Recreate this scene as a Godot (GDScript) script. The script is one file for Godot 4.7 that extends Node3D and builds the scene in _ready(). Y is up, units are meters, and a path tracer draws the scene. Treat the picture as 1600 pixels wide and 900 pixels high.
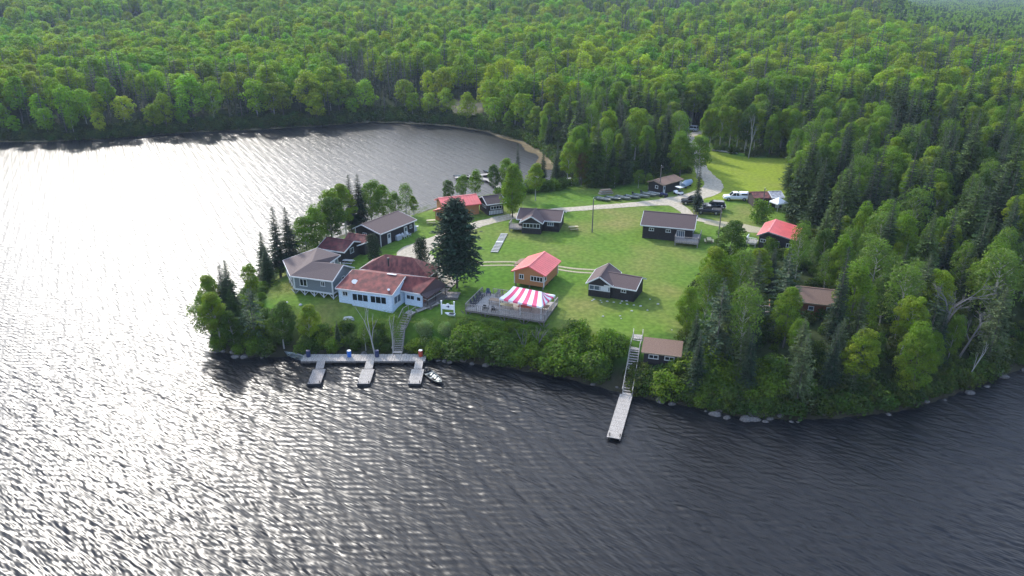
extends Node3D

# ---------------------------------------------------------------- helpers
class MB:
	var v := PackedVector3Array()
	var n := PackedVector3Array()
	var c := PackedColorArray()
	var col := Color(1, 1, 1)
	var colored := false
	func tri(a: Vector3, b: Vector3, d: Vector3) -> void:
		var m := (d - a).cross(b - a).normalized()
		v.append(a); v.append(b); v.append(d)
		n.append(m); n.append(m); n.append(m)
		if colored:
			c.append(col); c.append(col); c.append(col)
	func quad(a: Vector3, b: Vector3, d: Vector3, e: Vector3) -> void:
		tri(a, b, d)
		tri(a, d, e)
	func hexa(p: Array) -> void:   # 8 corners: 0-3 bottom ring, 4-7 top ring
		quad(p[0], p[1], p[2], p[3]); quad(p[7], p[6], p[5], p[4])
		for i in 4:
			var j := (i + 1) % 4
			quad(p[i], p[4 + i], p[4 + j], p[j])
	func box(center: Vector3, size: Vector3, basis := Basis()) -> void:
		var h := size / 2.0
		var p := []
		for y in [-1.0, 1.0]:
			for q in [[-1.0, -1.0], [-1.0, 1.0], [1.0, 1.0], [1.0, -1.0]]:
				p.append(center + basis * Vector3(q[0] * h.x, y * h.y, q[1] * h.z))
		hexa(p)
	func bar(a: Vector3, b: Vector3, w: float, h: float) -> void:   # a square-section bar from a to b
		var f := (b - a).normalized()
		var side := f.cross(Vector3.UP)
		if side.length() < 0.01:
			side = Vector3.RIGHT
		side = side.normalized()
		var up := side.cross(f).normalized()
		box((a + b) / 2.0, Vector3((b - a).length(), h, w), Basis(f, up, side))
	func tube(a: Vector3, b: Vector3, r0: float, r1: float, k := 6, cap := true) -> void:
		var f := (b - a).normalized()
		var s := f.cross(Vector3(0.31, 0.2, 0.93)).normalized()
		var u := s.cross(f)
		for i in k:
			var t0 := TAU * i / k
			var t1 := TAU * (i + 1) / k
			var d0 := s * cos(t0) + u * sin(t0)
			var d1 := s * cos(t1) + u * sin(t1)
			quad(a + d0 * r0, a + d1 * r0, b + d1 * r1, b + d0 * r1)
			if cap:
				tri(b, b + d0 * r1, b + d1 * r1)
				tri(a, a + d1 * r0, a + d0 * r0)
	func loft(rings: Array, closed := true, caps := true) -> void:
		for i in rings.size() - 1:
			var a: Array = rings[i]
			var b: Array = rings[i + 1]
			var k := a.size()
			for j in (k if closed else k - 1):
				var q := (j + 1) % k
				quad(a[j], a[q], b[q], b[j])
		if caps:
			for r in [rings[0], rings[rings.size() - 1]]:
				for j in range(1, r.size() - 1):
					tri(r[0], r[j], r[j + 1])
	func slab(p: Array, down: Vector3) -> void:   # convex polygon given thickness
		var k := p.size()
		for j in range(1, k - 1):
			tri(p[0], p[j], p[j + 1])
			tri(p[0] + down, p[j + 1] + down, p[j] + down)
		for j in k:
			var q := (j + 1) % k
			quad(p[j], p[j] + down, p[q] + down, p[q])
	func mesh(mat: Material, onto: ArrayMesh = null) -> ArrayMesh:
		var m := onto if onto else ArrayMesh.new()
		if v.is_empty():
			return m
		var a := []
		a.resize(Mesh.ARRAY_MAX)
		a[Mesh.ARRAY_VERTEX] = v
		a[Mesh.ARRAY_NORMAL] = n
		if colored:
			a[Mesh.ARRAY_COLOR] = c
		m.add_surface_from_arrays(Mesh.PRIMITIVE_TRIANGLES, a)
		m.surface_set_material(m.get_surface_count() - 1, mat)
		return m

var used := {}
func numbered(called: String) -> String:
	used[called] = used.get(called, -1) + 1
	return called if used[called] == 0 else "%s_%03d" % [called, used[called]]

func tag(o: Node, label: String, category: String, group := "", kind := "") -> Node:
	if label: o.set_meta("label", label)
	if category: o.set_meta("category", category)
	if group: o.set_meta("group", group)
	if kind: o.set_meta("kind", kind)
	return o

func thing(called: String, label: String, category: String, at: Vector3, turn := 0.0, group := "") -> Node3D:
	var o := Node3D.new()
	o.name = numbered(called)
	add_child(o)
	o.position = at
	o.rotation.y = turn
	tag(o, label, category, group)
	return o

func part(called: String, mesh: Mesh, parent: Node, x := Transform3D()) -> MeshInstance3D:
	var o := MeshInstance3D.new()
	o.name = numbered(called) if parent == self else called
	o.mesh = mesh
	parent.add_child(o, true)
	o.transform = x
	return o

func bxm(size: Vector3, mat: Material) -> ArrayMesh:
	var m := MB.new()
	m.box(Vector3.ZERO, size)
	return m.mesh(mat)

func boxpart(called: String, parent: Node, center: Vector3, size: Vector3, mat: Material, basis := Basis()) -> MeshInstance3D:
	return part(called, bxm(size, mat), parent, Transform3D(basis, center))

func barpart(called: String, parent: Node, a: Vector3, b: Vector3, w: float, h: float, mat: Material) -> MeshInstance3D:
	var m := MB.new()
	m.bar(a, b, w, h)
	return part(called, m.mesh(mat), parent)

# ---------------------------------------------------------------- materials
var M := {}
var T := {}
func noise_tex(called: String, freq: float, lo: Color, hi: Color, size := 512, octaves := 4, normal := 0.0, kind := FastNoiseLite.TYPE_SIMPLEX_SMOOTH) -> NoiseTexture2D:
	var f := FastNoiseLite.new()
	f.seed = called.hash() % 1000
	f.noise_type = kind
	f.frequency = freq
	f.fractal_octaves = octaves
	var t := NoiseTexture2D.new()
	t.width = size
	t.height = size
	t.seamless = true
	t.noise = f
	if normal > 0.0:
		t.as_normal_map = true
		t.bump_strength = normal
	else:
		var g := Gradient.new()
		g.colors = PackedColorArray([lo, hi])
		g.offsets = PackedFloat32Array([0.15, 0.85])
		t.color_ramp = g
	T[called] = t
	return t

func mat(called: String, lin: Color, rough := 0.85, tex = null, scale := 1.0) -> StandardMaterial3D:
	var m := StandardMaterial3D.new()
	m.resource_name = called
	m.albedo_color = lin.linear_to_srgb()
	m.roughness = rough
	if tex:
		m.albedo_texture = tex
		m.uv1_triplanar = true
		m.uv1_world_triplanar = true
		m.uv1_scale = Vector3.ONE * scale
	M[called] = m
	return m

func make_materials() -> void:
	var g := Color(0.62, 0.62, 0.62)
	noise_tex("speck", 0.03, g, Color(1, 1, 1), 512, 5)
	noise_tex("weather", 0.012, Color(0.6, 0.58, 0.56), Color(1, 1, 1), 512, 5)
	noise_tex("shingle", 0.05, Color(0.66, 0.62, 0.62), Color(1, 1, 1), 512, 5)
	noise_tex("ground", 0.010, Color(0.80, 0.82, 0.76), Color(1.0, 1.0, 0.98), 1024, 8)
	noise_tex("clean", 0.02, Color(0.88, 0.88, 0.88), Color(1, 1, 1), 512, 4)
	noise_tex("redroof", 0.010, Color(0.50, 0.50, 0.55), Color(1.0, 0.98, 0.95), 512, 5)
	noise_tex("ground_n", 0.03, g, g, 1024, 5, 6.0)
	var lap := Image.create(8, 64, false, Image.FORMAT_RGB8)
	for y in 64:
		var h := 1.0 - float((y * 4) % 64) / 64.0
		for x in 8:
			lap.set_pixel(x, y, Color(h, h, h))
	T["lap"] = ImageTexture.create_from_image(lap)
	# buildings
	mat("shingle_brown", Color(0.115, 0.078, 0.074), 0.9, T.shingle, 0.35)
	mat("shingle_grey", Color(0.135, 0.10, 0.095), 0.9, T.shingle, 0.35)
	mat("shingle_red", Color(0.255, 0.064, 0.054), 0.85, T.redroof, 0.16)
	mat("shingle_redbrown", Color(0.235, 0.078, 0.068), 0.9, T.redroof, 0.2)
	mat("shingle_darkred", Color(0.125, 0.025, 0.03), 0.9, T.redroof, 0.2)
	mat("roof_tan", Color(0.23, 0.145, 0.10), 0.9, T.shingle, 0.3)
	mat("roof_metal_red", Color(0.70, 0.125, 0.115), 0.40, T.clean, 0.05)
	mat("roof_metal_grey", Color(0.42, 0.43, 0.46), 0.4, T.weather, 0.2)
	mat("wall_dark", Color(0.022, 0.019, 0.020), 0.8, T.weather, 0.5)
	mat("wall_orange", Color(0.43, 0.19, 0.072), 0.75, T.clean, 0.5)
	mat("wall_grey", Color(0.165, 0.19, 0.205), 0.7, T.clean, 0.4)
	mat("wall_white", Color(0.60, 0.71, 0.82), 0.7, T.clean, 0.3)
	mat("wall_brown", Color(0.20, 0.075, 0.035), 0.8, T.clean, 0.4)
	for k in ["wall_dark", "wall_orange", "wall_grey", "wall_white", "wall_brown"]:
		var m: StandardMaterial3D = M[k]
		m.heightmap_enabled = false
	mat("trim", Color(0.62, 0.63, 0.62), 0.6, T.clean, 0.7)
	mat("trim_grey", Color(0.34, 0.34, 0.33), 0.7, T.weather, 0.7)
	mat("curtain", Color(0.50, 0.52, 0.53), 0.8)
	mat("glass", Color(0.012, 0.016, 0.02), 0.06)
	mat("glass_blue", Color(0.06, 0.09, 0.12), 0.08)
	mat("interior", Color(0.02, 0.02, 0.02), 0.9)
	mat("wood_grey", Color(0.38, 0.35, 0.325), 0.85, T.weather, 0.8)
	mat("wood_pale", Color(0.50, 0.465, 0.42), 0.85, T.weather, 0.8)
	mat("wood_old", Color(0.20, 0.18, 0.165), 0.9, T.weather, 0.8)
	mat("wood_tan", Color(0.40, 0.29, 0.19), 0.8, T.weather, 0.8)
	mat("wood_yellow", Color(0.62, 0.54, 0.30), 0.7, T.weather, 0.8)
	mat("wood_dark", Color(0.05, 0.04, 0.035), 0.9, T.weather, 0.8)
	mat("stone_white", Color(0.62, 0.61, 0.58), 0.9, T.speck, 0.9)
	mat("rock", Color(0.17, 0.16, 0.15), 0.9, T.weather, 0.5)
	mat("canvas_white", Color(0.80, 0.80, 0.80), 0.8)
	mat("canvas_pink", Color(0.74, 0.085, 0.18), 0.8)
	for k in ["canvas_white", "canvas_pink"]:
		M[k].backlight_enabled = true
		M[k].backlight = Color(0.35, 0.35, 0.35)
	mat("black_plastic", Color(0.02, 0.02, 0.022), 0.55)
	mat("chair_dark", Color(0.035, 0.04, 0.05), 0.6)
	mat("blue", Color(0.02, 0.12, 0.42), 0.45)
	mat("navy", Color(0.015, 0.025, 0.08), 0.5)
	mat("lightblue", Color(0.22, 0.29, 0.36), 0.6)
	mat("red_paint", Color(0.38, 0.06, 0.03), 0.6)
	mat("paint_white", Color(0.72, 0.73, 0.74), 0.25)
	mat("paint_black", Color(0.012, 0.013, 0.016), 0.2)
	mat("paint_navy", Color(0.018, 0.022, 0.03), 0.2)
	mat("paint_silver", Color(0.35, 0.37, 0.40), 0.25)
	mat("tyre", Color(0.015, 0.015, 0.015), 0.9)
	mat("chrome", Color(0.5, 0.5, 0.52), 0.3)
	M.chrome.metallic = 0.9
	mat("alu", Color(0.33, 0.37, 0.36), 0.42, T.weather, 1.0)
	M.alu.metallic = 0.35
	mat("alu_green", Color(0.10, 0.14, 0.11), 0.5, T.weather, 1.0)
	mat("lamp_lens", Color(0.7, 0.7, 0.65), 0.15)
	mat("tail_lens", Color(0.35, 0.01, 0.01), 0.2)
	mat("bark_birch", Color(0.50, 0.48, 0.43), 0.9, T.speck, 1.4)
	mat("bark_grey", Color(0.17, 0.155, 0.135), 0.9, T.speck, 1.0)
	mat("bark_dead", Color(0.23, 0.215, 0.20), 0.9, T.speck, 1.0)
	mat("rope", Color(0.3, 0.27, 0.2), 0.9)
	mat("gravel", Color(0.43, 0.365, 0.30), 0.95, T.ground, 0.12)
	mat("track", Color(0.36, 0.31, 0.21), 0.95, T.ground, 0.3)
	M.gravel.normal_enabled = true
	M.gravel.normal_texture = T.ground_n
	M.gravel.normal_scale = 0.3
	for k in ["leaf", "needle"]:
		var m := mat(k, Color(1, 1, 1), 0.62 if k == "leaf" else 0.75)
		m.vertex_color_use_as_albedo = true
		m.backlight_enabled = true
		m.backlight = Color(0.84, 1.0, 0.20) if k == "leaf" else Color(0.40, 0.44, 0.18)
		m.metallic_specular = 0.35
	var gm := mat("terrain", Color(1.12, 1.12, 1.12), 0.95, T.ground, 0.085)
	gm.vertex_color_use_as_albedo = true
	gm.metallic_specular = 0.2
	gm.normal_enabled = true
	gm.normal_texture = T.ground_n
	gm.normal_scale = 0.25

# ---------------------------------------------------------------- terrain
const SHORE := [[-3000, -330], [-900, -290], [-400, -250], [-260, -246], [-178.3, -254.6], [-156.0, -254.6], [-137.7, -262.8], [-118.8, -272.8], [-96.7, -278.0], [-74.5, -286.2], [-56.2, -294.9], [-38.0, -292.0], [-25.0, -287.7], [-9.6, -275.4], [4.5, -254.6], [10.4, -235.6], [13.8, -215.7], [14.8, -194.4], [9.0, -187.0], [0.0, -184.7], [-8.3, -180.9], [-17.6, -174.6], [-24.6, -165.6], [-35.9, -153.9], [-43.9, -140.1], [-47.8, -127.0], [-48.6, -112.8], [-46.8, -102.9], [-43.6, -96.4], [-39.2, -94.8], [-30.6, -95.2], [-22.4, -95.4], [-14.8, -95.0], [-9.2, -93.4], [-3.7, -92.5], [2.7, -90.6], [7.1, -88.8], [11.3, -86.5], [16.1, -84.0], [19.9, -82.1], [24.6, -80.5], [28.1, -78.7], [35.9, -78.0], [42.6, -78.7], [48.7, -79.7], [56.1, -82.8], [63.1, -86.2], [72.6, -91.5], [88, -99], [120, -112], [180, -115], [400, -160], [3000, -400], [6000, -500], [6000, -9000], [-6000, -9000], [-6000, -330]]
const CLEAR := [[-40.5, -114], [-38.4, -106], [-34, -101.3], [-24.6, -98], [-15, -98], [-6.7, -99], [0, -96.5], [7.3, -94.3], [18.3, -93.3], [24, -95.8], [28.3, -103.6], [31, -113.6], [37.3, -124], [45, -126], [56, -126], [58, -138], [56.5, -146], [60, -155], [66, -173], [73, -190], [81, -203], [66, -205], [60, -213], [62, -235], [70, -247], [66, -252], [52, -245], [52, -230], [53, -212], [48, -195], [46, -186], [36, -176], [25, -170], [14, -172], [5, -166], [-3, -162], [-10, -163], [-20, -155], [-31, -146], [-37, -135], [-42, -122]]
var shore := PackedVector2Array()
var clearing := PackedVector2Array()
var lumps := FastNoiseLite.new()

func poly_dist(p: Vector2, poly: PackedVector2Array) -> float:
	var best := 1e9
	var k := poly.size()
	for i in k:
		var a := poly[i]
		var ab := poly[(i + 1) % k] - a
		var t := clampf((p - a).dot(ab) / ab.length_squared(), 0.0, 1.0)
		best = minf(best, (a + ab * t).distance_squared_to(p))
	return sqrt(best)

func shore_d(x: float, z: float) -> float:
	if z < -335.0 or (x > 95.0 and z < -175.0):
		return 100.0
	var p := Vector2(x + 0.0137, z + 0.0071)
	var d := poly_dist(p, shore)
	return d if Geometry2D.is_point_in_polygon(p, shore) else -d

func ss(a: float, b: float, t: float) -> float:
	return smoothstep(a, b, t)

func hill(x: float, z: float) -> float:
	var u := clampf((-z - 235.0) / 620.0, 0.0, 1.0)
	var side := 1.0 - 0.88 * ss(0.38, 0.64, x / maxf(1.0, -z))
	var h := 26.0 * u * u * (3.0 - 2.0 * u) * side
	h += (4.0 * sin(x * 0.019 + 1.0) * sin(z * 0.015) + 3.0 * sin(x * 0.009 + z * 0.012)) * ss(0.05, 0.4, u)
	h += 6.0 * clampf((x - 75.0) / 110.0, 0.0, 1.0) * (1.0 - ss(330.0, 560.0, -z))
	h *= 1.0 - 0.8 * ss(0.44, 0.56, x / maxf(1.0, -z)) * ss(420.0, 600.0, -z)
	h *= 1.0 - 0.8 * ss(950.0, 1500.0, -z)
	return h

func height(x: float, z: float, d: float = INF) -> float:
	if d == INF:
		d = shore_d(x, z)
	if d < 0.0 and d > -8.0 and z < -212.0 and x > -42.0 and x < 16.0:
		var bar := 2.2 + 3.0 * lumps.get_noise_2d(x * 0.8, z * 0.8) + 2.0 * sin(x * 0.11)
		bar *= ss(-28.0, -6.0, x)
		return clampf((d + bar) * 0.06, -1.0, 0.10)
	if d < 0.0:
		return maxf(-2.5, d * 0.35) - 0.06
	var b := 4.0 + clampf((-z - 100.0) * 0.025, 0.0, 1.4) + hill(x, z)
	var w := lerpf(8.0, 15.0, ss(98.0, 125.0, -z))
	if x > 22.0:
		w = 10.0
	var t := clampf(d / w, 0.0, 1.0)
	var f := 0.55 * t + 0.45 * t * t * (3.0 - 2.0 * t)
	return b * f + 0.05 * (1.0 - f)

func on(x: float, z: float, dy := 0.0) -> Vector3:
	return Vector3(x, height(x, z) + dy, z)

func grid_lines(a: float, b: float, step: float, lo: float, hi: float, grow: float) -> PackedFloat32Array:
	var out := PackedFloat32Array()
	var p := a
	var s := step
	while p > lo:
		s *= grow
		p -= s
		out.append(p)
	out.reverse()
	p = a
	while p < b:
		out.append(p)
		p += step
	s = step
	out.append(b)
	p = b
	while p < hi:
		s *= grow
		p += s
		out.append(p)
	return out

func sheet(xs: PackedFloat32Array, zs: PackedFloat32Array, pos: PackedVector3Array, col: PackedColorArray, material: Material, normals: PackedVector3Array, uv: PackedVector2Array) -> ArrayMesh:
	var nx := xs.size()
	var nz := zs.size()
	var ix := PackedInt32Array()
	ix.resize((nx - 1) * (nz - 1) * 6)
	var o := 0
	for j in nz - 1:
		for i in nx - 1:
			var a := j * nx + i
			ix[o] = a; ix[o + 1] = a + 1; ix[o + 2] = a + nx + 1
			ix[o + 3] = a; ix[o + 4] = a + nx + 1; ix[o + 5] = a + nx
			o += 6
	var arr := []
	arr.resize(Mesh.ARRAY_MAX)
	arr[Mesh.ARRAY_VERTEX] = pos
	arr[Mesh.ARRAY_INDEX] = ix
	arr[Mesh.ARRAY_NORMAL] = normals
	if col.size():
		arr[Mesh.ARRAY_COLOR] = col
	if uv.size():
		arr[Mesh.ARRAY_TEX_UV] = uv
	var m := ArrayMesh.new()
	m.add_surface_from_arrays(Mesh.PRIMITIVE_TRIANGLES, arr)
	m.surface_set_material(0, material)
	return m

func make_ground() -> void:
	lumps.seed = 5
	lumps.frequency = 0.06
	lumps.fractal_octaves = 4
	var xs := grid_lines(-54.0, 84.0, 1.4, -3200.0, 4200.0, 1.14)
	var zs := grid_lines(-262.0, -72.0, 1.4, -6200.0, 60.0, 1.12)
	var nx := xs.size()
	var nz := zs.size()
	var pos := PackedVector3Array(); pos.resize(nx * nz)
	var col := PackedColorArray(); col.resize(nx * nz)
	var nor := PackedVector3Array(); nor.resize(nx * nz)
	var grass := Color(0.105, 0.170, 0.026)
	var dry := Color(0.190, 0.178, 0.062)
	var lush := Color(0.072, 0.155, 0.018)
	var field := Color(0.185, 0.232, 0.024)
	var floor_c := Color(0.035, 0.045, 0.018)
	var sand := Color(0.33, 0.265, 0.17)
	var mud := Color(0.055, 0.045, 0.032)
	for j in nz:
		for i in nx:
			var x := xs[i]
			var z := zs[j]
			var d := shore_d(x, z)
			pos[j * nx + i] = Vector3(x, height(x, z, d), z)
			var k := lumps.get_noise_2d(x, z)
			var k2 := lumps.get_noise_2d(x * 0.35 + 300.0, z * 0.35)
			var cc := floor_c
			if x > -60.0 and x < 90.0 and z > -260.0 and z < -80.0:
				var p := Vector2(x, z)
				if Geometry2D.is_point_in_polygon(p, clearing):
					cc = grass.lerp(dry, clampf(0.22 + k * 1.1, 0.0, 1.0)).lerp(lush, clampf(k2 * 1.6 + 0.15, 0.0, 1.0))
					if z < -160.0 and x > 40.0:
						cc = field.lerp(dry, clampf(k * 0.6, 0.0, 1.0))
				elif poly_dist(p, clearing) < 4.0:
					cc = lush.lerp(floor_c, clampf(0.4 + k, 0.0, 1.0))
			if d < 2.2 and d > 0.0:
				cc = cc.lerp(mud if z > -200.0 else sand, 0.75)
			if d <= 0.0:
				cc = mud
				if z < -212.0 and x > -44.0 and x < 17.0 and d > -10.0:
					cc = Color(0.13, 0.10, 0.06)
			if z < -205.0 and z > -300.0 and x > -45.0 and x < 20.0 and d > -1.0 and d < 5.0 + 3.0 * k:
				cc = sand.lerp(mud, 0.35)
			if Vector2(x + 18.0, z + 296.0).length() < 9.0 + 4.0 * k:
				cc = sand
			col[j * nx + i] = cc
	for j in nz:
		for i in nx:
			var i0 := maxi(i - 1, 0)
			var i1 := mini(i + 1, nx - 1)
			var j0 := maxi(j - 1, 0)
			var j1 := mini(j + 1, nz - 1)
			nor[j * nx + i] = (pos[j1 * nx + i] - pos[j0 * nx + i]).cross(pos[j * nx + i1] - pos[j * nx + i0]).normalized()
	var o := part("ground", sheet(xs, zs, pos, col, M.terrain, nor, PackedVector2Array()), self)
	tag(o, "grassy peninsula and wooded land rising behind the lake", "ground", "", "structure")

func make_water() -> void:
	var xs := grid_lines(-70.0, 70.0, 0.27, -3000.0, 3000.0, 1.09)
	var zs := grid_lines(-102.0, -38.0, 0.27, -420.0, 400.0, 1.05)
	var nx := xs.size()
	var nz := zs.size()
	var pos := PackedVector3Array(); pos.resize(nx * nz)
	var nor := PackedVector3Array(); nor.resize(nx * nz)
	var uv := PackedVector2Array(); uv.resize(nx * nz)
	var rng := RandomNumberGenerator.new()
	rng.seed = 11
	var waves := []
	for i in 17:
		var lam := 0.68 * pow(1.125, i)      # 0.7 .. 4.5 m
		var ang := deg_to_rad(-55.0) + rng.randfn() * 0.36
		var kk := TAU / lam
		var slope := 0.076 * pow(0.915, i)
		waves.append([cos(ang) * kk, sin(ang) * kk, rng.randf() * TAU, slope / kk, slope])
	var ca := cos(deg_to_rad(-32.0))
	var sa := sin(deg_to_rad(-32.0))
	for j in nz:
		for i in nx:
			var x := xs[i]
			var z := zs[j]
			var cell := maxf(xs[mini(i + 1, nx - 1)] - x, zs[mini(j + 1, nz - 1)] - z)
			var y := 0.0
			var dx := 0.0
			var dz := 0.0
			if cell < 3.0:
				for w in waves:
					if TAU / Vector2(w[0], w[1]).length() > cell * 2.4:
						var ph: float = w[0] * x + w[1] * z + w[2]
						var s := cos(ph) * float(w[4])
						y += sin(ph) * float(w[3])
						dx += s * float(w[0])
						dz += s * float(w[1])
			y *= 0.95 + 0.75 * lumps.get_noise_2d(x * 0.45 + 40.0, z * 0.45)   # gusts and lulls
			pos[j * nx + i] = Vector3(x, y, z)
			nor[j * nx + i] = Vector3(0, 1, 0)
			uv[j * nx + i] = Vector2(x * ca - z * sa, x * sa + z * ca)
	for j in nz:
		for i in nx:
			var i0 := maxi(i - 1, 0)
			var i1 := mini(i + 1, nx - 1)
			var j0 := maxi(j - 1, 0)
			var j1 := mini(j + 1, nz - 1)
			nor[j * nx + i] = (pos[j1 * nx + i] - pos[j0 * nx + i]).cross(pos[j * nx + i1] - pos[j * nx + i0]).normalized()
	# short wind ripples: a periodic sum of small waves, kept as a normal map that tiles without a seam
	var side := 512
	var su := PackedFloat32Array(); su.resize(side * side)
	var sv := PackedFloat32Array(); sv.resize(side * side)
	var cx := PackedFloat32Array(); cx.resize(side)
	var sx := PackedFloat32Array(); sx.resize(side)
	for k in 34:
		var wu := rng.randi_range(-13, 13)
		var wv := int(3.0 + 30.0 * pow(rng.randf(), 1.4))
		var ku := wu / 19.0
		var kv := wv / 9.0
		var len := sqrt(ku * ku + kv * kv)
		var amp := 0.034 * rng.randf_range(0.6, 1.3)
		var au := amp * ku / len
		var av := amp * kv / len
		for i in side:
			cx[i] = cos(TAU * wu * i / side)
			sx[i] = sin(TAU * wu * i / side)
		var ph := rng.randf() * TAU
		for j in side:
			var c := cos(TAU * wv * j / side + ph)
			var s := sin(TAU * wv * j / side + ph)
			var o := j * side
			for i in side:
				var q := cx[i] * c - sx[i] * s
				su[o + i] += au * q
				sv[o + i] += av * q
	var bytes := PackedByteArray(); bytes.resize(side * side * 3)
	for i in side * side:
		var nn := Vector3(-su[i], -sv[i], 1.0).normalized()
		bytes[i * 3] = int((nn.x * 0.5 + 0.5) * 255.0)
		bytes[i * 3 + 1] = int((nn.y * 0.5 + 0.5) * 255.0)
		bytes[i * 3 + 2] = int((nn.z * 0.5 + 0.5) * 255.0)
	var im := Image.create_from_data(side, side, false, Image.FORMAT_RGB8, bytes)
	var m := mat("lake_water", Color(0.006, 0.0065, 0.008), 0.36)
	m.metallic_specular = 0.34
	m.normal_enabled = true
	m.normal_texture = ImageTexture.create_from_image(im)
	m.normal_scale = 1.0
	m.uv1_scale = Vector3(1.0 / 19.0, 1.0 / 9.0, 1)
	var o := part("lake_water", sheet(xs, zs, pos, PackedColorArray(), m, nor, uv), self)
	tag(o, "dark rippled lake water round the peninsula", "water", "", "structure")

func ribbon(called: String, label: String, pts: Array, material: Material, seed_: int, raise := 0.04) -> void:
	var curve := Curve3D.new()
	for i in pts.size():
		var p := Vector3(pts[i][0], pts[i][2], pts[i][1])
		var a := Vector3(pts[maxi(i - 1, 0)][0], pts[maxi(i - 1, 0)][2], pts[maxi(i - 1, 0)][1])
		var b := Vector3(pts[mini(i + 1, pts.size() - 1)][0], pts[mini(i + 1, pts.size() - 1)][2], pts[mini(i + 1, pts.size() - 1)][1])
		curve.add_point(p, (a - b) / 6.0, (b - a) / 6.0)
	var len := curve.get_baked_length()
	var steps := int(len / 0.8)
	var f := FastNoiseLite.new()
	f.seed = seed_
	f.frequency = 0.25
	var rows := []
	for i in steps + 1:
		var p := curve.sample_baked(len * i / steps)
		var q := curve.sample_baked(minf(len, len * i / steps + 0.3)) - curve.sample_baked(maxf(0.0, len * i / steps - 0.3))
		var side := Vector3(q.z, 0, -q.x).normalized()
		var w := p.y
		if called in ["dirt_lane", "yard_spur"] and i % 2 == 0:
			lane_pts.append(Vector2(p.x, p.z))
		var row := []
		for k in 7:
			var t := (k / 6.0) * 2.0 - 1.0
			var wob := 1.0 + 0.22 * f.get_noise_2d(i * 0.8, t * 40.0)
			var at := Vector3(p.x, 0, p.z) + side * t * w * 0.5 * (wob if absf(t) > 0.9 else 1.0)
			row.append(on(at.x, at.z, raise + 0.03 * (1.0 - t * t)))
		rows.append(row)
	var m := MB.new()
	m.loft(rows, false, false)
	var o := part(called, m.mesh(material), self)
	tag(o, label, "road", "", "structure")

# ---------------------------------------------------------------- vegetation
func rand_dir(r: RandomNumberGenerator) -> Vector3:
	var y := r.randf_range(-1.0, 1.0)
	var a := r.randf() * TAU
	var s := sqrt(1.0 - y * y)
	return Vector3(cos(a) * s, y, sin(a) * s)

func leaf(m: MB, at: Vector3, nrm: Vector3, along: Vector3, size: float, wide := 0.62) -> void:
	var t := (along - nrm * along.dot(nrm)).normalized()
	var s := t.cross(nrm) * size * wide * 0.5
	t *= size * 0.5
	var fold := nrm * size * 0.10
	m.tri(at - t, at + s + fold, at + t)
	m.tri(at - t, at + t, at - s + fold)

# a leafy crown of many small clumps of leaves over a limbed trunk
func broadleaf(p: Dictionary) -> Dictionary:
	var r := RandomNumberGenerator.new()
	r.seed = p.seed
	var h: float = p.h
	var cr: float = p.cr
	var base: float = p.get("base", 0.3) * h
	var tone: Color = p.tone
	var sz: float = p.leaf
	var per: int = p.per
	var crown := MB.new()
	crown.colored = true
	var wood := MB.new()
	var lean := Vector3(r.randf_range(-0.05, 0.05), 0, r.randf_range(-0.05, 0.05)) * h
	var axis := func(y: float) -> Vector3:
		var t := y / h
		return Vector3(lean.x * t * t + 0.12 * sin(t * 7.0 + p.seed), y, lean.z * t * t + 0.12 * cos(t * 6.0 + p.seed))
	var tr: float = p.get("trunk", 0.011 * h + 0.04)
	if p.get("has_trunk", true):
		var seg := 6
		for i in seg:
			var y0 := h * 0.85 * i / seg - (0.3 if i == 0 else 0.0)
			var y1 := h * 0.85 * (i + 1) / seg
			wood.tube(axis.call(y0), axis.call(y1), tr * (1.0 - 0.85 * i / seg), tr * (1.0 - 0.85 * (i + 1) / seg), 6, false)
	var lobes: int = p.lobes
	for i in lobes:
		var t := pow((i + 0.5) / lobes, 0.85)
		var prof: float
		match p.get("shape", "round"):
			"column": prof = 1.0 - pow(t, 6.0) * 0.5
			"egg": prof = pow(sin(PI * clampf(pow(t, 0.72) * 0.97 + 0.03, 0.0, 1.0)), 0.75)
			_: prof = pow(sin(PI * clampf(pow(t, 0.95) * 0.90 + 0.06, 0.0, 1.0)), 0.6)
		var a := i * 2.39996 + r.randf_range(-0.5, 0.5)
		var y := base + (h - base) * t * 0.94
		var out := cr * prof * sqrt(r.randf_range(p.get("core", 0.30), 1.0)) * 0.78
		var rad: float = cr * r.randf_range(p.get("lobe_min", 0.24), p.get("lobe_max", 0.42))
		var c: Vector3 = axis.call(y) + Vector3(cos(a) * out, r.randf_range(-0.03, 0.03) * h, sin(a) * out)
		var tint := r.randf_range(0.80, 1.18)
		var warm := r.randf_range(-0.10, 0.14)
		if p.get("has_trunk", true) and i % 2 == 0:
			var y0 := maxf(base * 0.75, y - out * 0.9 - 0.3)
			wood.tube(axis.call(y0), c, tr * 0.32, tr * 0.10, 4, false)
		for k in per:
			var d := rand_dir(r)
			if d.y < -0.35 and r.randf() < 0.6:
				d.y = -d.y
			var q := c + Vector3(d.x, d.y * 0.80, d.z) * rad * r.randf_range(0.72, 1.06)
			var nrm := (d * 0.75 + rand_dir(r) * 0.60 + Vector3(0, 0.30, 0)).normalized()
			var l := tint * r.randf_range(0.78, 1.22)
			crown.col = Color(tone.r * l * (1.0 + warm), tone.g * l, tone.b * l)
			leaf(crown, q, nrm, rand_dir(r), sz * r.randf_range(0.75, 1.3))
	return {"crown": crown, "wood": wood, "bark": p.get("bark", "bark_grey"), "leafmat": p.get("leafmat", "leaf"), "h": h}

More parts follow.
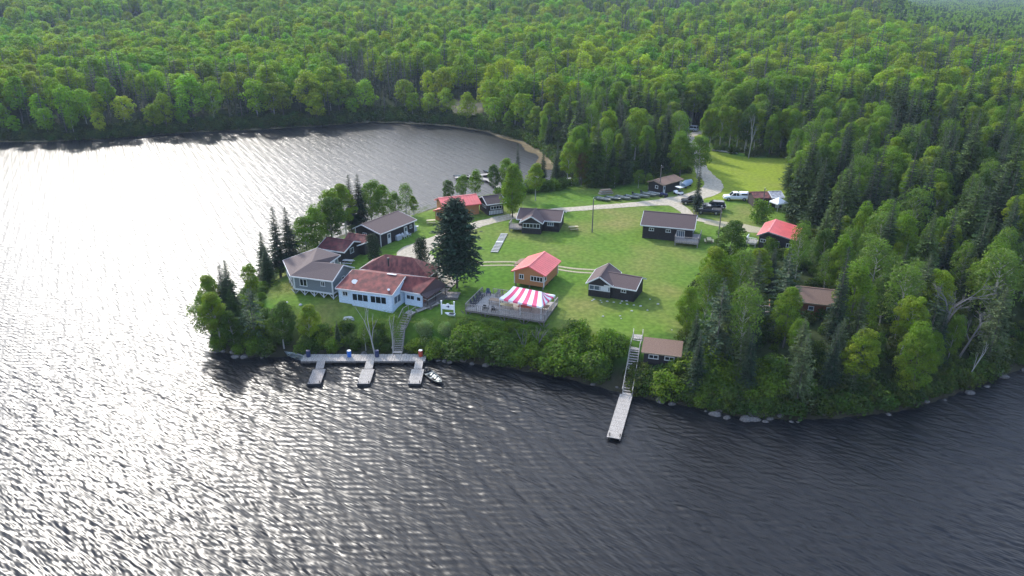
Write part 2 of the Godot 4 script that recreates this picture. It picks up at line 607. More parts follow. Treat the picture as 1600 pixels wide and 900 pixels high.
# whorls of drooping boughs, each bough a fan of needle sprays
func spruce(p: Dictionary) -> Dictionary:
	var r := RandomNumberGenerator.new()
	r.seed = p.seed
	var h: float = p.h
	var rad: float = p.cr
	var tone: Color = p.tone
	var start: float = p.get("base", 0.06) * h
	var crown := MB.new()
	crown.colored = true
	var wood := MB.new()
	var tr := 0.010 * h + 0.05
	wood.tube(Vector3(0, -0.3, 0), Vector3(0, h * 0.5, 0), tr, tr * 0.55, 6, false)
	wood.tube(Vector3(0, h * 0.5, 0), Vector3(0, h * 0.985, 0), tr * 0.55, 0.015, 5, false)
	var y := start
	var step: float = p.step
	var sparse: float = p.get("sparse", 0.0)
	while y < h - 0.15:
		var t := (y - start) / (h - start)
		var reach := rad * pow(1.0 - t, p.get("taper", 0.82)) * r.randf_range(0.78, 1.12) + 0.10
		if t < 0.10:
			reach *= 0.65 + 3.5 * t
		var n := int(p.boughs) if t < 0.8 else int(p.boughs) - 2
		var a0 := r.randf() * TAU
		for b in n:
			if r.randf() < sparse:
				continue
			var a := a0 + TAU * b / n + r.randf_range(-0.25, 0.25)
			var len := reach * r.randf_range(0.70, 1.15)
			var d := Vector3(cos(a), 0, sin(a))
			var droop := lerpf(-0.42, 0.35, t) + r.randf_range(-0.12, 0.12)
			var l := r.randf_range(0.72, 1.28)
			var w := Vector3(-d.z, 0, d.x)
			var o := Vector3(0, y + r.randf_range(-0.12, 0.12), 0)
			var k: int = p.sprays
			for s in k:
				var f := (s + 0.6) / k
				var q := o + d * len * f + Vector3(0, droop * len * f * f + 0.05, 0)
				var sz: float = clampf(len * 0.55 * (1.15 - 0.55 * f), 0.16, p.get("spray", 0.9))
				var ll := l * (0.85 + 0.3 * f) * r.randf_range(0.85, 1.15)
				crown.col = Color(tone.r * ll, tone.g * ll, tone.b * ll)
				for side in [-1.0, 1.0]:
					var dir: Vector3 = (d * 0.75 + w * side * r.randf_range(0.45, 0.95) + Vector3(0, r.randf_range(-0.40, 0.02), 0)).normalized()
					var nrm := (Vector3(0, 1, 0) + rand_dir(r) * 0.45).normalized()
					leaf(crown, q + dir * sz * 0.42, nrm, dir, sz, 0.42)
		y += step * (1.0 - 0.35 * t) * r.randf_range(0.85, 1.15)
	crown.col = tone
	leaf(crown, Vector3(0, h - 0.15, 0), Vector3(1, 0, 0), Vector3.UP, 0.5, 0.25)
	leaf(crown, Vector3(0, h - 0.15, 0), Vector3(0, 0, 1), Vector3.UP, 0.5, 0.25)
	return {"crown": crown, "wood": wood, "bark": "bark_grey", "leafmat": "needle", "h": h}

func meshes(d: Dictionary) -> Dictionary:
	d.crown_mesh = d.crown.mesh(M[d.leafmat])
	d.wood_mesh = d.wood.mesh(M[d.bark])
	return d

func both(d: Dictionary) -> ArrayMesh:
	var m: ArrayMesh = d.crown.mesh(M[d.leafmat])
	return d.wood.mesh(M[d.bark], m)

func plant(called: String, d: Dictionary, at: Vector3, hgt: float, turn: float, label: String, category: String, group := "", fat := 1.0) -> Node3D:
	var o := thing(called, label, category, at, turn, group)
	var s: float = hgt / float(d.h)
	o.scale = Vector3(s * fat, s, s * fat)
	if d.wood.v.size():
		part("trunk", d.wood_mesh, o)
	part("foliage" if category == "shrub" else "crown", d.crown_mesh, o)
	return o

var P := {}
const YG := Color(0.195, 0.262, 0.013)
const MG := Color(0.125, 0.200, 0.014)
const DG := Color(0.068, 0.118, 0.015)
const SG := Color(0.036, 0.064, 0.022)
const SD := Color(0.023, 0.044, 0.020)

func make_protos() -> void:
	var near := []
	for i in 6:
		near.append(meshes(broadleaf({"seed": 20 + i, "h": 13.0, "cr": [3.5, 3.0, 3.8, 3.3, 2.8, 3.6][i], "base": [0.26, 0.34, 0.20, 0.27, 0.38, 0.24][i], "tone": [MG, YG, MG, DG, YG, MG][i].lerp(YG, 0.15 * (i % 3)),
			"leaf": 0.27, "per": 250, "lobes": 38, "shape": ["round", "egg", "egg", "round", "round", "egg"][i], "bark": ["bark_birch", "bark_birch", "bark_grey", "bark_birch", "bark_birch", "bark_grey"][i], "lobe_min": 0.22, "lobe_max": 0.40})))
	P.near = near
	var far := []
	for i in 6:
		far.append(broadleaf({"seed": 50 + i, "h": 15.0, "cr": [4.2, 3.6, 4.6, 3.9, 3.5, 4.4][i], "base": [0.32, 0.36, 0.28, 0.3, 0.4, 0.3][i], "tone": Color(0.240, 0.318, 0.012), "leaf": 0.56, "per": 96, "lobes": 24, "shape": ["round", "egg", "round", "round", "round", "egg"][i], "bark": "bark_birch" if i % 2 == 0 else "bark_grey", "lobe_min": 0.26, "lobe_max": 0.44}))
	P.far = far
	var sp := []
	for i in 5:
		sp.append(meshes(spruce({"seed": 80 + i, "h": 13.0, "cr": [1.75, 1.4, 2.1, 1.55, 2.3][i], "tone": [SG, SD, SG, SD, SG.lerp(MG, 0.25)][i], "step": 0.40, "boughs": 9, "sprays": 4, "base": [0.05, 0.08, 0.05, 0.12, 0.04][i]})))
	P.spruce = sp
	var sf := []
	for i in 4:
		sf.append(spruce({"seed": 120 + i, "h": 13.0, "cr": [1.6, 1.3, 1.8, 1.4][i], "tone": [SG, SD, SG, SD][i], "step": 0.75, "boughs": 7, "sprays": 2, "spray": 1.3}))
	P.spruce_far = sf
	P.big = meshes(spruce({"seed": 140, "h": 15.0, "cr": 4.5, "tone": Color(0.022, 0.046, 0.024), "step": 0.34, "boughs": 14, "sprays": 6, "base": 0.20, "taper": 0.50, "spray": 0.95}))
	P.pine = meshes(spruce({"seed": 141, "h": 12.0, "cr": 2.9, "tone": Color(0.045, 0.075, 0.035), "step": 0.75, "boughs": 7, "sprays": 5, "base": 0.12, "taper": 0.7, "sparse": 0.18, "spray": 0.7}))
	P.larch = meshes(spruce({"seed": 142, "h": 12.0, "cr": 2.7, "tone": Color(0.070, 0.098, 0.035), "step": 0.55, "boughs": 8, "sprays": 5, "base": 0.06, "taper": 0.75, "sparse": 0.12, "spray": 0.6}))
	P.cedar = meshes(broadleaf({"seed": 150, "h": 4.6, "cr": 1.02, "base": 0.02, "tone": Color(0.022, 0.042, 0.014), "leaf": 0.17, "per": 75, "lobes": 60, "shape": "column", "lobe_min": 0.42, "lobe_max": 0.6, "leafmat": "needle"}))
	var sh := []
	for i in 5:
		sh.append(meshes(broadleaf({"seed": 160 + i, "h": 2.2, "cr": [1.4, 1.2, 1.6, 1.3, 1.5][i], "base": 0.05, "tone": [DG, MG, DG, MG, MG.lerp(YG, 0.4)][i], "leaf": 0.22, "per": 55, "lobes": 26, "has_trunk": false, "lobe_min": 0.3, "lobe_max": 0.5})))
	P.shrub = sh
	P.ball = meshes(broadleaf({"seed": 170, "h": 2.2, "cr": 1.5, "base": 0.04, "tone": Color(0.24, 0.30, 0.13), "leaf": 0.15, "per": 110, "lobes": 30, "has_trunk": false, "lobe_min": 0.32, "lobe_max": 0.45}))
	P.rusty = meshes(broadleaf({"seed": 171, "h": 9.0, "cr": 2.3, "base": 0.25, "tone": Color(0.16, 0.105, 0.035), "leaf": 0.32, "per": 60, "lobes": 45}))
	P.tall = meshes(broadleaf({"seed": 172, "h": 11.0, "cr": 2.9, "base": 0.14, "tone": MG.lerp(YG, 0.3), "leaf": 0.28, "per": 120, "lobes": 85, "shape": "egg", "bark": "bark_grey"}))
	P.sparse = meshes(broadleaf({"seed": 173, "h": 10.0, "cr": 2.4, "base": 0.3, "tone": MG.lerp(Color(0.14, 0.19, 0.06), 0.5), "leaf": 0.24, "per": 52, "lobes": 60, "bark": "bark_birch"}))
	P.pale = meshes(broadleaf({"seed": 175, "h": 15.0, "cr": 7.0, "base": 0.26, "tone": Color(0.25, 0.31, 0.035), "leaf": 0.42, "per": 110, "lobes": 110, "lobe_min": 0.16, "lobe_max": 0.26}))
	P.dome = meshes(broadleaf({"seed": 174, "h": 15.0, "cr": 8.0, "base": 0.30, "tone": MG, "leaf": 0.42, "per": 110, "lobes": 120, "lobe_min": 0.16, "lobe_max": 0.26}))

func dead_tree(p: Dictionary) -> ArrayMesh:
	var r := RandomNumberGenerator.new()
	r.seed = p.seed
	var m := MB.new()
	var h: float = p.h
	var stack := [[Vector3(0, -0.3, 0), Vector3(p.lean, 1.0, 0.05).normalized(), h * p.get("clear", 0.4), p.r, 0]]
	while stack.size():
		var s: Array = stack.pop_back()
		var a: Vector3 = s[0]
		var d: Vector3 = s[1]
		var len: float = s[2]
		var rad: float = s[3]
		var lvl: int = s[4]
		var b := a + d * len
		m.tube(a, b, rad, rad * 0.68, 6 if lvl < 2 else 4, false)
		if lvl >= int(p.levels):
			continue
		for k in (int(p.forks) if lvl > 0 else int(p.forks) + 1):
			var nd: Vector3 = (d + rand_dir(r) * p.spread + Vector3(0, p.get("lift", 0.25), 0)).normalized()
			stack.append([b - d * len * 0.12 * k, nd, len * r.randf_range(0.5, 0.75) * (float(p.get("shrink", 1.0)) if lvl == 0 else 1.0), rad * r.randf_range(0.45, 0.65), lvl + 1])
	return m.mesh(M[p.bark])

func in_view(at: Vector3, tall: float) -> bool:
	var p := deg_to_rad(22.4)
	var q := at - Vector3(0, 50, 0)
	var fwd := -sin(p) * q.y - cos(p) * q.z
	if fwd < 5.0:
		return false
	var u := q.x / fwd
	var v0 := (cos(p) * (q.y + tall) - sin(p) * q.z) / fwd
	return absf(u) < 0.715 and v0 < 0.41

func zone(x: float, z: float) -> int:
	if z < -236.0 and x < 45.0: return 0
	if x > 18.0 and z > -128.0:
		return 1 if x < 34.0 else (2 if x < 52.0 else 3)
	if x > 50.0:
		return 4 if z > -160.0 else (5 if z > -212.0 else 6)
	return 7 if x < 30.0 else 8

const ZONES := ["on the wooded far shore across the bay", "in the shore wood between boathouse and hidden cabin", "in the shore wood round the rust-brown cabin", "in the shore wood near the dead pines",
	"in the forest right of the red-roofed dark cabin", "in the forest right of the bright field", "in the forest beyond the far edge of the field", "in the wood between the bay head and the boats", "in the wood behind the workshop shed"]
const TONES := ["mid-green", "bright yellow-green", "fresh green", "dark green", "slender bright green", "bushy mid-green"]

func make_forest() -> void:
	var r := RandomNumberGenerator.new()
	r.seed = 77
	var kindn := FastNoiseLite.new()
	kindn.seed = 9
	kindn.frequency = 0.012
	kindn.fractal_octaves = 3
	var keep := [[Vector2(46.5, -102.5), 6.0], [Vector2(50.6, -131.7), 7.5], [Vector2(38, -101), 3.8], [Vector2(19.7, -88), 4.5], [Vector2(36, -170), 6.0], [Vector2(55, -156), 6.0], [Vector2(43, -173), 4.0], [Vector2(-5, -152), 6.0], [Vector2(45, -183), 6.5], [Vector2(66, -224), 9.0], [Vector2(16.5, -88), 3.0], [Vector2(66, -101), 5.0]]
	var spots := []
	var z := -80.0
	while z > -1010.0:
		var s := lerpf(4.5, 7.4, clampf((-z - 110.0) / 450.0, 0.0, 1.0))
		var xr := minf(-z * 0.74 + 14.0, 780.0)
		var x := -xr
		while x < xr:
			var px := x + r.randf_range(-0.45, 0.45) * s
			var pz := z + r.randf_range(-0.45, 0.45) * s
			x += s
			var roll := r.randf()
			var big := r.randf()
			var turn := r.randf() * TAU
			if px < 21.0 and pz > -164.0:
				continue
			if px < 8.0 and pz > -235.0:
				continue
			var d := shore_d(px, pz)
			if d < 1.2:
				continue
			var p := Vector2(px, pz)
			if px < 95.0 and pz > -262.0:
				if Geometry2D.is_point_in_polygon(p, clearing):
					continue
				if poly_dist(p, clearing) < 1.2:
					continue
				var bad := false
				for k in keep:
					if p.distance_to(k[0]) < k[1]:
						bad = true
				if bad:
					continue
			if Vector2(px + 18.0, pz + 296.0).length() < 8.0:
				continue
			var far_right := px / -pz
			if pz < -430.0 - 600.0 * (1.0 - ss(0.40, 0.56, far_right)) - 30.0 * sin(px * 0.03):
				continue
			var cone := 0.36 + 1.0 * kindn.get_noise_2d(px, pz)
			if pz < -480.0 and far_right > 0.08 and far_right < 0.52:
				cone += 0.6 * ss(500.0, 620.0, -pz)
			if px > 60.0 and pz > -330.0:
				cone += 0.26
			if px > 20.0 and pz > -96.0:
				cone = maxf(cone, 0.2) + 0.42
			elif px > 20.0 and pz > -112.0:
				cone += 0.25
			if px > 52.0 and px < 135.0 and pz < -204.0 and pz > -330.0:
				cone -= 0.35
			var is_spruce := roll < clampf(cone, 0.06, 0.85)
			var at := Vector3(px, height(px, pz, d) - 0.05, pz)
			var tall := (r.randf_range(11.0, 19.0) if is_spruce else r.randf_range(10.5, 15.0)) * (1.0 + 0.12 * ss(0.86, 1.0, big)) * lerpf(0.92, 1.12, ss(120.0, 300.0, -pz)) * (1.12 if is_spruce and px > 55.0 else 1.0)
			if d < 5.0:
				tall *= r.randf_range(0.62, 0.95)
			elif px > 20.0 and pz > -125.0:
				tall *= r.randf_range(0.70, 0.95)
			if is_spruce and r.randf() < 0.25:
				tall *= 0.65
			# trees in front of the two cabins at the wood's edge stay low
			var bear := px / -pz
			if bear > 0.325 and bear < 0.415 and pz > -129.0:
				tall = minf(tall, 50.0 - 0.350 * -pz - at.y)
			if bear > 0.432 and bear < 0.475 and pz > -99.0:
				tall = minf(tall, 50.0 - 44.6 / 101.0 * -pz - at.y)
			if bear > 0.29 and bear < 0.39 and pz > -154.0 and pz < -128.0:
				tall = minf(tall, 50.0 - 44.4 / 157.0 * -pz - at.y)
			if tall < 2.5:
				continue
			spots.append([at, tall, turn, is_spruce, big, Vector3(px, at.y - 50.0, pz).length()])
		z -= s * 0.92
	spots.sort_custom(func(a, b): return a[5] < b[5])
	var left := {true: 255, false: 262}
	var pools := {}
	for s in spots:
		var at: Vector3 = s[0]
		var is_spruce: bool = s[3]
		var zn := zone(at.x, at.z)
		if left[is_spruce] > 0 and in_view(at, s[1]):
			left[is_spruce] -= 1
			if is_spruce:
				var k := int(s[4] * 4.99)
				if zn in [1, 2, 3] and at.z > -98.0 and k in [0, 2, 4]:
					plant("larch_tree", P.pine if k == 4 else P.larch, at, s[1], s[2], "feathery grey-green conifer " + ZONES[zn], "tree", "feathery conifers " + ZONES[zn], 0.95)
					continue
				plant("spruce_tree", P.spruce[k], at, s[1], s[2], ["dark green spruce ", "slim blackish spruce ", "broad dark spruce ", "slim dark spruce ", "broad green spruce "][k] + ZONES[zn], "tree", "spruces " + ZONES[zn], 0.9 + 0.35 * fmod(s[4] * 7.0, 1.0))
			else:
				var k := int(s[4] * 5.99)
				var airy := fmod(float(s[4]) * 31.0, 1.0) < (0.4 if zn in [1, 2, 3] else 0.12)
				plant("broadleaf_tree", P.sparse if airy else P.near[k], at, s[1], s[2], ("airy pale-stemmed birch " if airy else TONES[k] + " broadleaf tree ") + ZONES[zn], "tree", "broadleaf trees " + ZONES[zn], 0.72 + 0.5 * fmod(s[4] * 7.0, 1.0))
		else:
			var key := ("s%d" % int(s[4] * 3.99)) if is_spruce else ("b%d" % int(s[4] * 5.99))
			if not pools.has(key):
				pools[key] = []
			pools[key].append(s)
	var root := Node3D.new()
	root.name = "forest"
	add_child(root)
	tag(root, "dense green mixed forest covering the hill beyond the bay and the clearing", "forest", "", "stuff")
	for key in pools:
		var idx := int(key.substr(1))
		var d: Dictionary = P.spruce_far[idx] if key[0] == "s" else P.far[idx]
		var mm := MultiMesh.new()
		mm.transform_format = MultiMesh.TRANSFORM_3D
		mm.use_colors = true
		mm.mesh = both(d)
		mm.instance_count = pools[key].size()
		for i in pools[key].size():
			var s: Array = pools[key][i]
			var k: float = s[1] / float(d.h)
			var fat := 0.95 + 0.4 * fmod(float(s[4]) * 13.0, 1.0)
			mm.set_instance_transform(i, Transform3D(Basis(Vector3.UP, s[2]).scaled(Vector3(k * fat, k, k * fat)), s[0]))
			var q := kindn.get_noise_2d(s[0].x * 2.0 + 90.0, s[0].z * 2.0)
			var b := r.randf_range(0.70, 1.20)
			var c := Color(b * (1.0 + 0.35 * q + r.randf_range(-0.25, 0.18)), b, b * r.randf_range(0.8, 1.3))
			if r.randf() < 0.05 and key[0] == "b":
				c = Color(1.5, 1.25, 2.2) * b
			mm.set_instance_color(i, c)
		var o := MultiMeshInstance3D.new()
		o.name = "spruces" if key[0] == "s" else "broadleaf_trees"
		o.multimesh = mm
		o.set_meta("kind", "stuff")
		root.add_child(o, true)
	print("forest spots ", spots.size())
	make_far_forest(r)
	make_understory(r)

func make_far_forest(r: RandomNumberGenerator) -> void:
	# beyond the ridge: one patch of many small crowns, set out many times
	var m := MB.new()
	m.colored = true
	for i in 70:
		var c := Vector3(r.randf_range(-17, 17), 0, r.randf_range(-17, 17))
		var con := r.randf() < 0.45
		var hh := r.randf_range(9.0, 14.0)
		for k in 34:
			var t := r.randf()
			var a := r.randf() * TAU
			var rr := (1.5 * (1.0 - t) + 0.1) if con else 2.6 * sqrt(maxf(0.0, sin(PI * (0.12 + 0.86 * t))))
			var d := Vector3(cos(a), 0.4, sin(a))
			var l := r.randf_range(0.75, 1.2)
			var tone := SG if con else MG.lerp(YG, 0.3)
			m.col = Color(tone.r * l, tone.g * l, tone.b * l)
			leaf(m, c + Vector3(d.x * rr, hh * (0.15 + 0.85 * t), d.z * rr), (d + rand_dir(r) * 0.6).normalized(), rand_dir(r), 1.9, 0.8)
	var mesh := m.mesh(M.leaf)
	var where := []
	var z := -560.0
	while z > -4600.0:
		var step := lerpf(26.0, 34.0, clampf((-z - 1000.0) / 1500.0, 0.0, 1.0))
		var a0 := 0.20 if z > -2200.0 else 0.30
		var x := -z * a0 if z < -1100.0 else (-z * -0.75 if z < -1000.0 else -z * 0.47)
		while x < -z * 0.78:
			var p := Vector3(x + r.randf_range(-6, 6), 0, z + r.randf_range(-6, 6))
			p.y = height(p.x, p.z, 100.0) - 0.5
			where.append(Transform3D(Basis(Vector3.UP, r.randf() * TAU).scaled(Vector3.ONE * r.randf_range(0.9, 1.3)), p))
			x += step
		z -= step
	var mm := MultiMesh.new()
	mm.transform_format = MultiMesh.TRANSFORM_3D
	mm.mesh = mesh
	mm.instance_count = where.size()
	for i in where.size():
		mm.set_instance_transform(i, where[i])
	var o := MultiMeshInstance3D.new()
	o.name = "distant_forest"
	o.multimesh = mm
	add_child(o)
	tag(o, "hazy blue-green forest plain far beyond the ridge at top right", "forest", "", "stuff")
	print("far patches ", where.size())

func make_understory(r: RandomNumberGenerator) -> void:
	var d := broadleaf({"seed": 190, "h": 1.6, "cr": 1.3, "base": 0.02, "tone": DG, "leaf": 0.30, "per": 26, "lobes": 14, "has_trunk": false, "lobe_min": 0.3, "lobe_max": 0.5})
	var mesh: ArrayMesh = d.crown.mesh(M.leaf)
	var where := []
	for i in 5200:
		var x := r.randf_range(8.0, 120.0)
		var z := r.randf_range(-250.0, -78.0)
		if x > -z * 0.78 + 6.0 or (x < 21.0 and z > -164.0):
			continue
		var dd := shore_d(x, z)
		if dd < 0.9:
			continue
		var p := Vector2(x, z)
		if Geometry2D.is_point_in_polygon(p, clearing) or p.distance_to(Vector2(20.3, -88.2)) < 4.2:
			continue
		where.append(Transform3D(Basis(Vector3.UP, r.randf() * TAU).scaled(Vector3.ONE * r.randf_range(0.5, 1.2)), Vector3(x, height(x, z, dd) - 0.1, z)))
	for i in 420:   # along the near right shore
		var k := 38 + r.randi() % 10
		var p := shore[k].lerp(shore[k + 1], r.randf()) + Vector2(0, -r.randf_range(0.6, 4.0))
		var dd := shore_d(p.x, p.y)
		if dd < 0.15:
			continue
		where.append(Transform3D(Basis(Vector3.UP, r.randf() * TAU).scaled(Vector3.ONE * r.randf_range(0.45, 1.3)), Vector3(p.x, height(p.x, p.y, dd) - 0.1, p.y)))
	for i in 2400:   # along the far shore
		var k := 4 + r.randi() % 14
		var a := shore[k]
		var b := shore[k + 1]
		var p := a.lerp(b, r.randf()) + Vector2(r.randf_range(-1, 1), -r.randf_range(1.0, 7.0))
		var dd := shore_d(p.x, p.y)
		if dd < 0.8 or dd > 9.0 or Vector2(p.x + 18.0, p.y + 296.0).length() < 7.0:
			continue
		where.append(Transform3D(Basis(Vector3.UP, r.randf() * TAU).scaled(Vector3.ONE * r.randf_range(0.7, 1.9)), Vector3(p.x, height(p.x, p.y, dd) - 0.1, p.y)))
	var mm := MultiMesh.new()
	mm.transform_format = MultiMesh.TRANSFORM_3D
	mm.use_colors = true
	mm.mesh = mesh
	mm.instance_count = where.size()
	for i in where.size():
		mm.set_instance_transform(i, where[i])
		var b := r.randf_range(0.45, 1.25)
		mm.set_instance_color(i, Color(b * r.randf_range(0.8, 1.4), b, b))
	var o := MultiMeshInstance3D.new()
	o.name = "undergrowth"
	o.multimesh = mm
	add_child(o)
	tag(o, "low dark green undergrowth on the forest floor and along the shore", "undergrowth", "", "stuff")

var lane_pts := PackedVector2Array()
func make_grass() -> void:
	var r := RandomNumberGenerator.new()
	r.seed = 404
	var m := MB.new()
	m.colored = true
	for i in 16:
		var a := r.randf() * TAU
		var o := Vector3(cos(a), 0, sin(a)) * r.randf_range(0.0, 0.26)
		var tip := o + Vector3(r.randf_range(-0.09, 0.09), r.randf_range(0.09, 0.24), r.randf_range(-0.09, 0.09))
		var s := Vector3(-sin(a * 3.0), 0, cos(a * 3.0)) * 0.035
		var l := r.randf_range(0.75, 1.25)
		m.col = Color(0.115 * l, 0.165 * l, 0.022 * l)
		m.tri(o - s, tip, o + s)
	var n := FastNoiseLite.new()
	n.seed = 8
	n.frequency = 0.09
	n.fractal_octaves = 3
	var where := []
	var cols := []
	while where.size() < 9000:
		var x := r.randf_range(-42.0, 82.0)
		var z := r.randf_range(-206.0, -93.0)
		if not Geometry2D.is_point_in_polygon(Vector2(x, z), clearing):
			continue
		var k := n.get_noise_2d(x, z)
		if r.randf() > 0.9 - 0.28 * poly_dist(Vector2(x, z), clearing) + k:
			continue
		var s := r.randf_range(0.5, 1.2) * (1.0 + 0.5 * maxf(0.0, k))
		var off := false
		for q in lane_pts:
			if q.distance_squared_to(Vector2(x, z)) < 6.5:
				off = true
				break
		if off:
			continue
		where.append(Transform3D(Basis(Vector3.UP, r.randf() * TAU).scaled(Vector3(s, s * 0.22, s)), Vector3(x, height(x, z, 50.0) - 0.02, z)))
		var l := r.randf_range(1.05, 1.35) * (1.45 if z < -160.0 and x > 40.0 else 1.0)
		cols.append(Color(l * r.randf_range(0.9, 1.4), l, l))
	var mm := MultiMesh.new()
	mm.transform_format = MultiMesh.TRANSFORM_3D
	mm.use_colors = true
	mm.mesh = m.mesh(M.leaf)
	mm.instance_count = where.size()
	for i in where.size():
		mm.set_instance_transform(i, where[i])
		mm.set_instance_color(i, cols[i])
	var o := MultiMeshInstance3D.new()
	o.name = "grass"
	o.multimesh = mm
	add_child(o)
	tag(o, "uneven tufted grass of the lawns and the field", "grass", "", "stuff")

# ---------------------------------------------------------------- buildings
func face(side: String, L: float, W: float, u: float, y: float) -> Transform3D:
	match side:
		"R": return Transform3D(Basis(Vector3.UP, PI / 2), Vector3(L / 2, y, -u))
		"L": return Transform3D(Basis(Vector3.UP, -PI / 2), Vector3(-L / 2, y, u))
		"B": return Transform3D(Basis(Vector3.UP, PI), Vector3(-u, y, -W / 2))
	return Transform3D(Basis(), Vector3(u, y, W / 2))

func window(t: Node, x: Transform3D, w: float, h: float, panes := 2, frame := "trim", glass := "glass", bar := 0.09) -> void:
	var f := MB.new()
	f.box(Vector3(0, h / 2 - bar / 2, 0.03), Vector3(w, bar, 0.08))
	f.box(Vector3(0, -h / 2 + bar / 2, 0.035), Vector3(w + 0.08, bar, 0.11))
	for s in [-1.0, 1.0]:
		f.box(Vector3(s * (w / 2 - bar / 2), 0, 0.03), Vector3(bar, h - 2 * bar, 0.08))
	for i in range(1, panes):
		f.box(Vector3(-w / 2 + w * i / panes, 0, 0.028), Vector3(bar * 0.8, h - 2 * bar, 0.06))
	var o := part("window", f.mesh(M[frame]), t, x)
	var pw := (w - bar * 2) / panes
	for i in panes:
		boxpart("pane", o, Vector3(-w / 2 + bar + pw * (i + 0.5), 0, 0.008), Vector3(pw - bar * 0.6, h - 2 * bar - 0.004, 0.025), M[glass])

func door(t: Node, x: Transform3D, w: float, h: float, mat_ := "trim", lit := true) -> void:
	var o := part("door", bxm(Vector3(w, h, 0.08), M[mat_]), t, x)
	if lit:
		boxpart("pane", o, Vector3(0, h * 0.22, 0.045), Vector3(w * 0.6, h * 0.36, 0.02), M.glass_blue)
	boxpart("handle", o, Vector3(w * 0.38, -0.05, 0.07), Vector3(0.05, 0.12, 0.05), M.chrome)

# a gabled block: ridge along x; L and W over the eaves, e and r the heights of eave and ridge, q where the ridge stands across W
func gable(t: Node, x: Transform3D, L: float, W: float, e: float, r: float, q: float, wall: String, roof: String, o := {}) -> void:
	var over: float = o.get("over", 0.42)
	var th := 0.16
	var trim: String = o.get("trim", "trim")
	var floor_y: float = o.get("floor", -0.6)
	var hl := L / 2
	var hw := W / 2
	var wl := hl - over
	var ww := hw - over
	var zr := q * hw
	var top := func(z: float) -> float:
		return (lerpf(r, e, (z - zr) / (hw - zr)) if z > zr else lerpf(r, e, (zr - z) / (hw + zr))) - th - 0.02
	var w := MB.new()
	var prof := [Vector2(ww, floor_y), Vector2(ww, top.call(ww)), Vector2(zr, top.call(zr)), Vector2(-ww, top.call(-ww)), Vector2(-ww, floor_y)]
	var a := []
	var b := []
	for p in prof:
		a.append(Vector3(-wl, p.y, p.x))
		b.append(Vector3(wl, p.y, p.x))
	w.loft([a, b])
	part("wall", w.mesh(M[wall]), t, x)
	var d := Vector3(0, -th, 0)
	for s in [1.0, -1.0]:
		var m := MB.new()
		m.slab([Vector3(-hl, r, zr), Vector3(hl, r, zr), Vector3(hl, e, s * hw), Vector3(-hl, e, s * hw)], d)
		var ro := part("roof", m.mesh(M[roof]), t, x)
		if trim != "":
			var f := MB.new()
			f.bar(Vector3(-hl - 0.02, e - 0.10, s * (hw + 0.03)), Vector3(hl + 0.02, e - 0.10, s * (hw + 0.03)), 0.06, 0.20)
			part("fascia", f.mesh(M[trim]), ro)
			for g in [-1.0, 1.0]:
				var k := MB.new()
				k.bar(Vector3(g * (hl + 0.02), r - 0.10, zr), Vector3(g * (hl + 0.02), e - 0.10, s * hw), 0.07, 0.20)
				part("rake_board", k.mesh(M[trim]), ro)
	if o.get("cap", true):
		var c := MB.new()
		c.bar(Vector3(-hl - 0.01, r + 0.005, zr), Vector3(hl + 0.01, r + 0.005, zr), 0.26, 0.05)
		part("ridge_cap", c.mesh(M[roof]), t, x)
	if o.has("corner"):
		for g in [[-1, -1], [-1, 1], [1, -1], [1, 1]]:
			var m := MB.new()
			m.box(Vector3(g[0] * (wl + 0.012), (floor_y + top.call(g[1] * ww)) / 2, g[1] * (ww + 0.012)), Vector3(0.14, top.call(g[1] * ww) - floor_y - 0.02, 0.14))
			part("corner_board", m.mesh(M[o.corner]), t, x)
	if o.has("ribs"):     # standing seams of a metal roof
		var m := MB.new()
		var k := int(L / 0.6)
		for i in range(1, k):
			var px := -hl + L * i / k
			for s in [1.0, -1.0]:
				m.bar(Vector3(px, r + 0.012, zr + s * 0.1), Vector3(px, e + 0.012, s * hw), 0.04, 0.03)
		var so := part("roof_seams", m.mesh(M[roof]), t, x)
		so.set_meta("kind", "stuff")

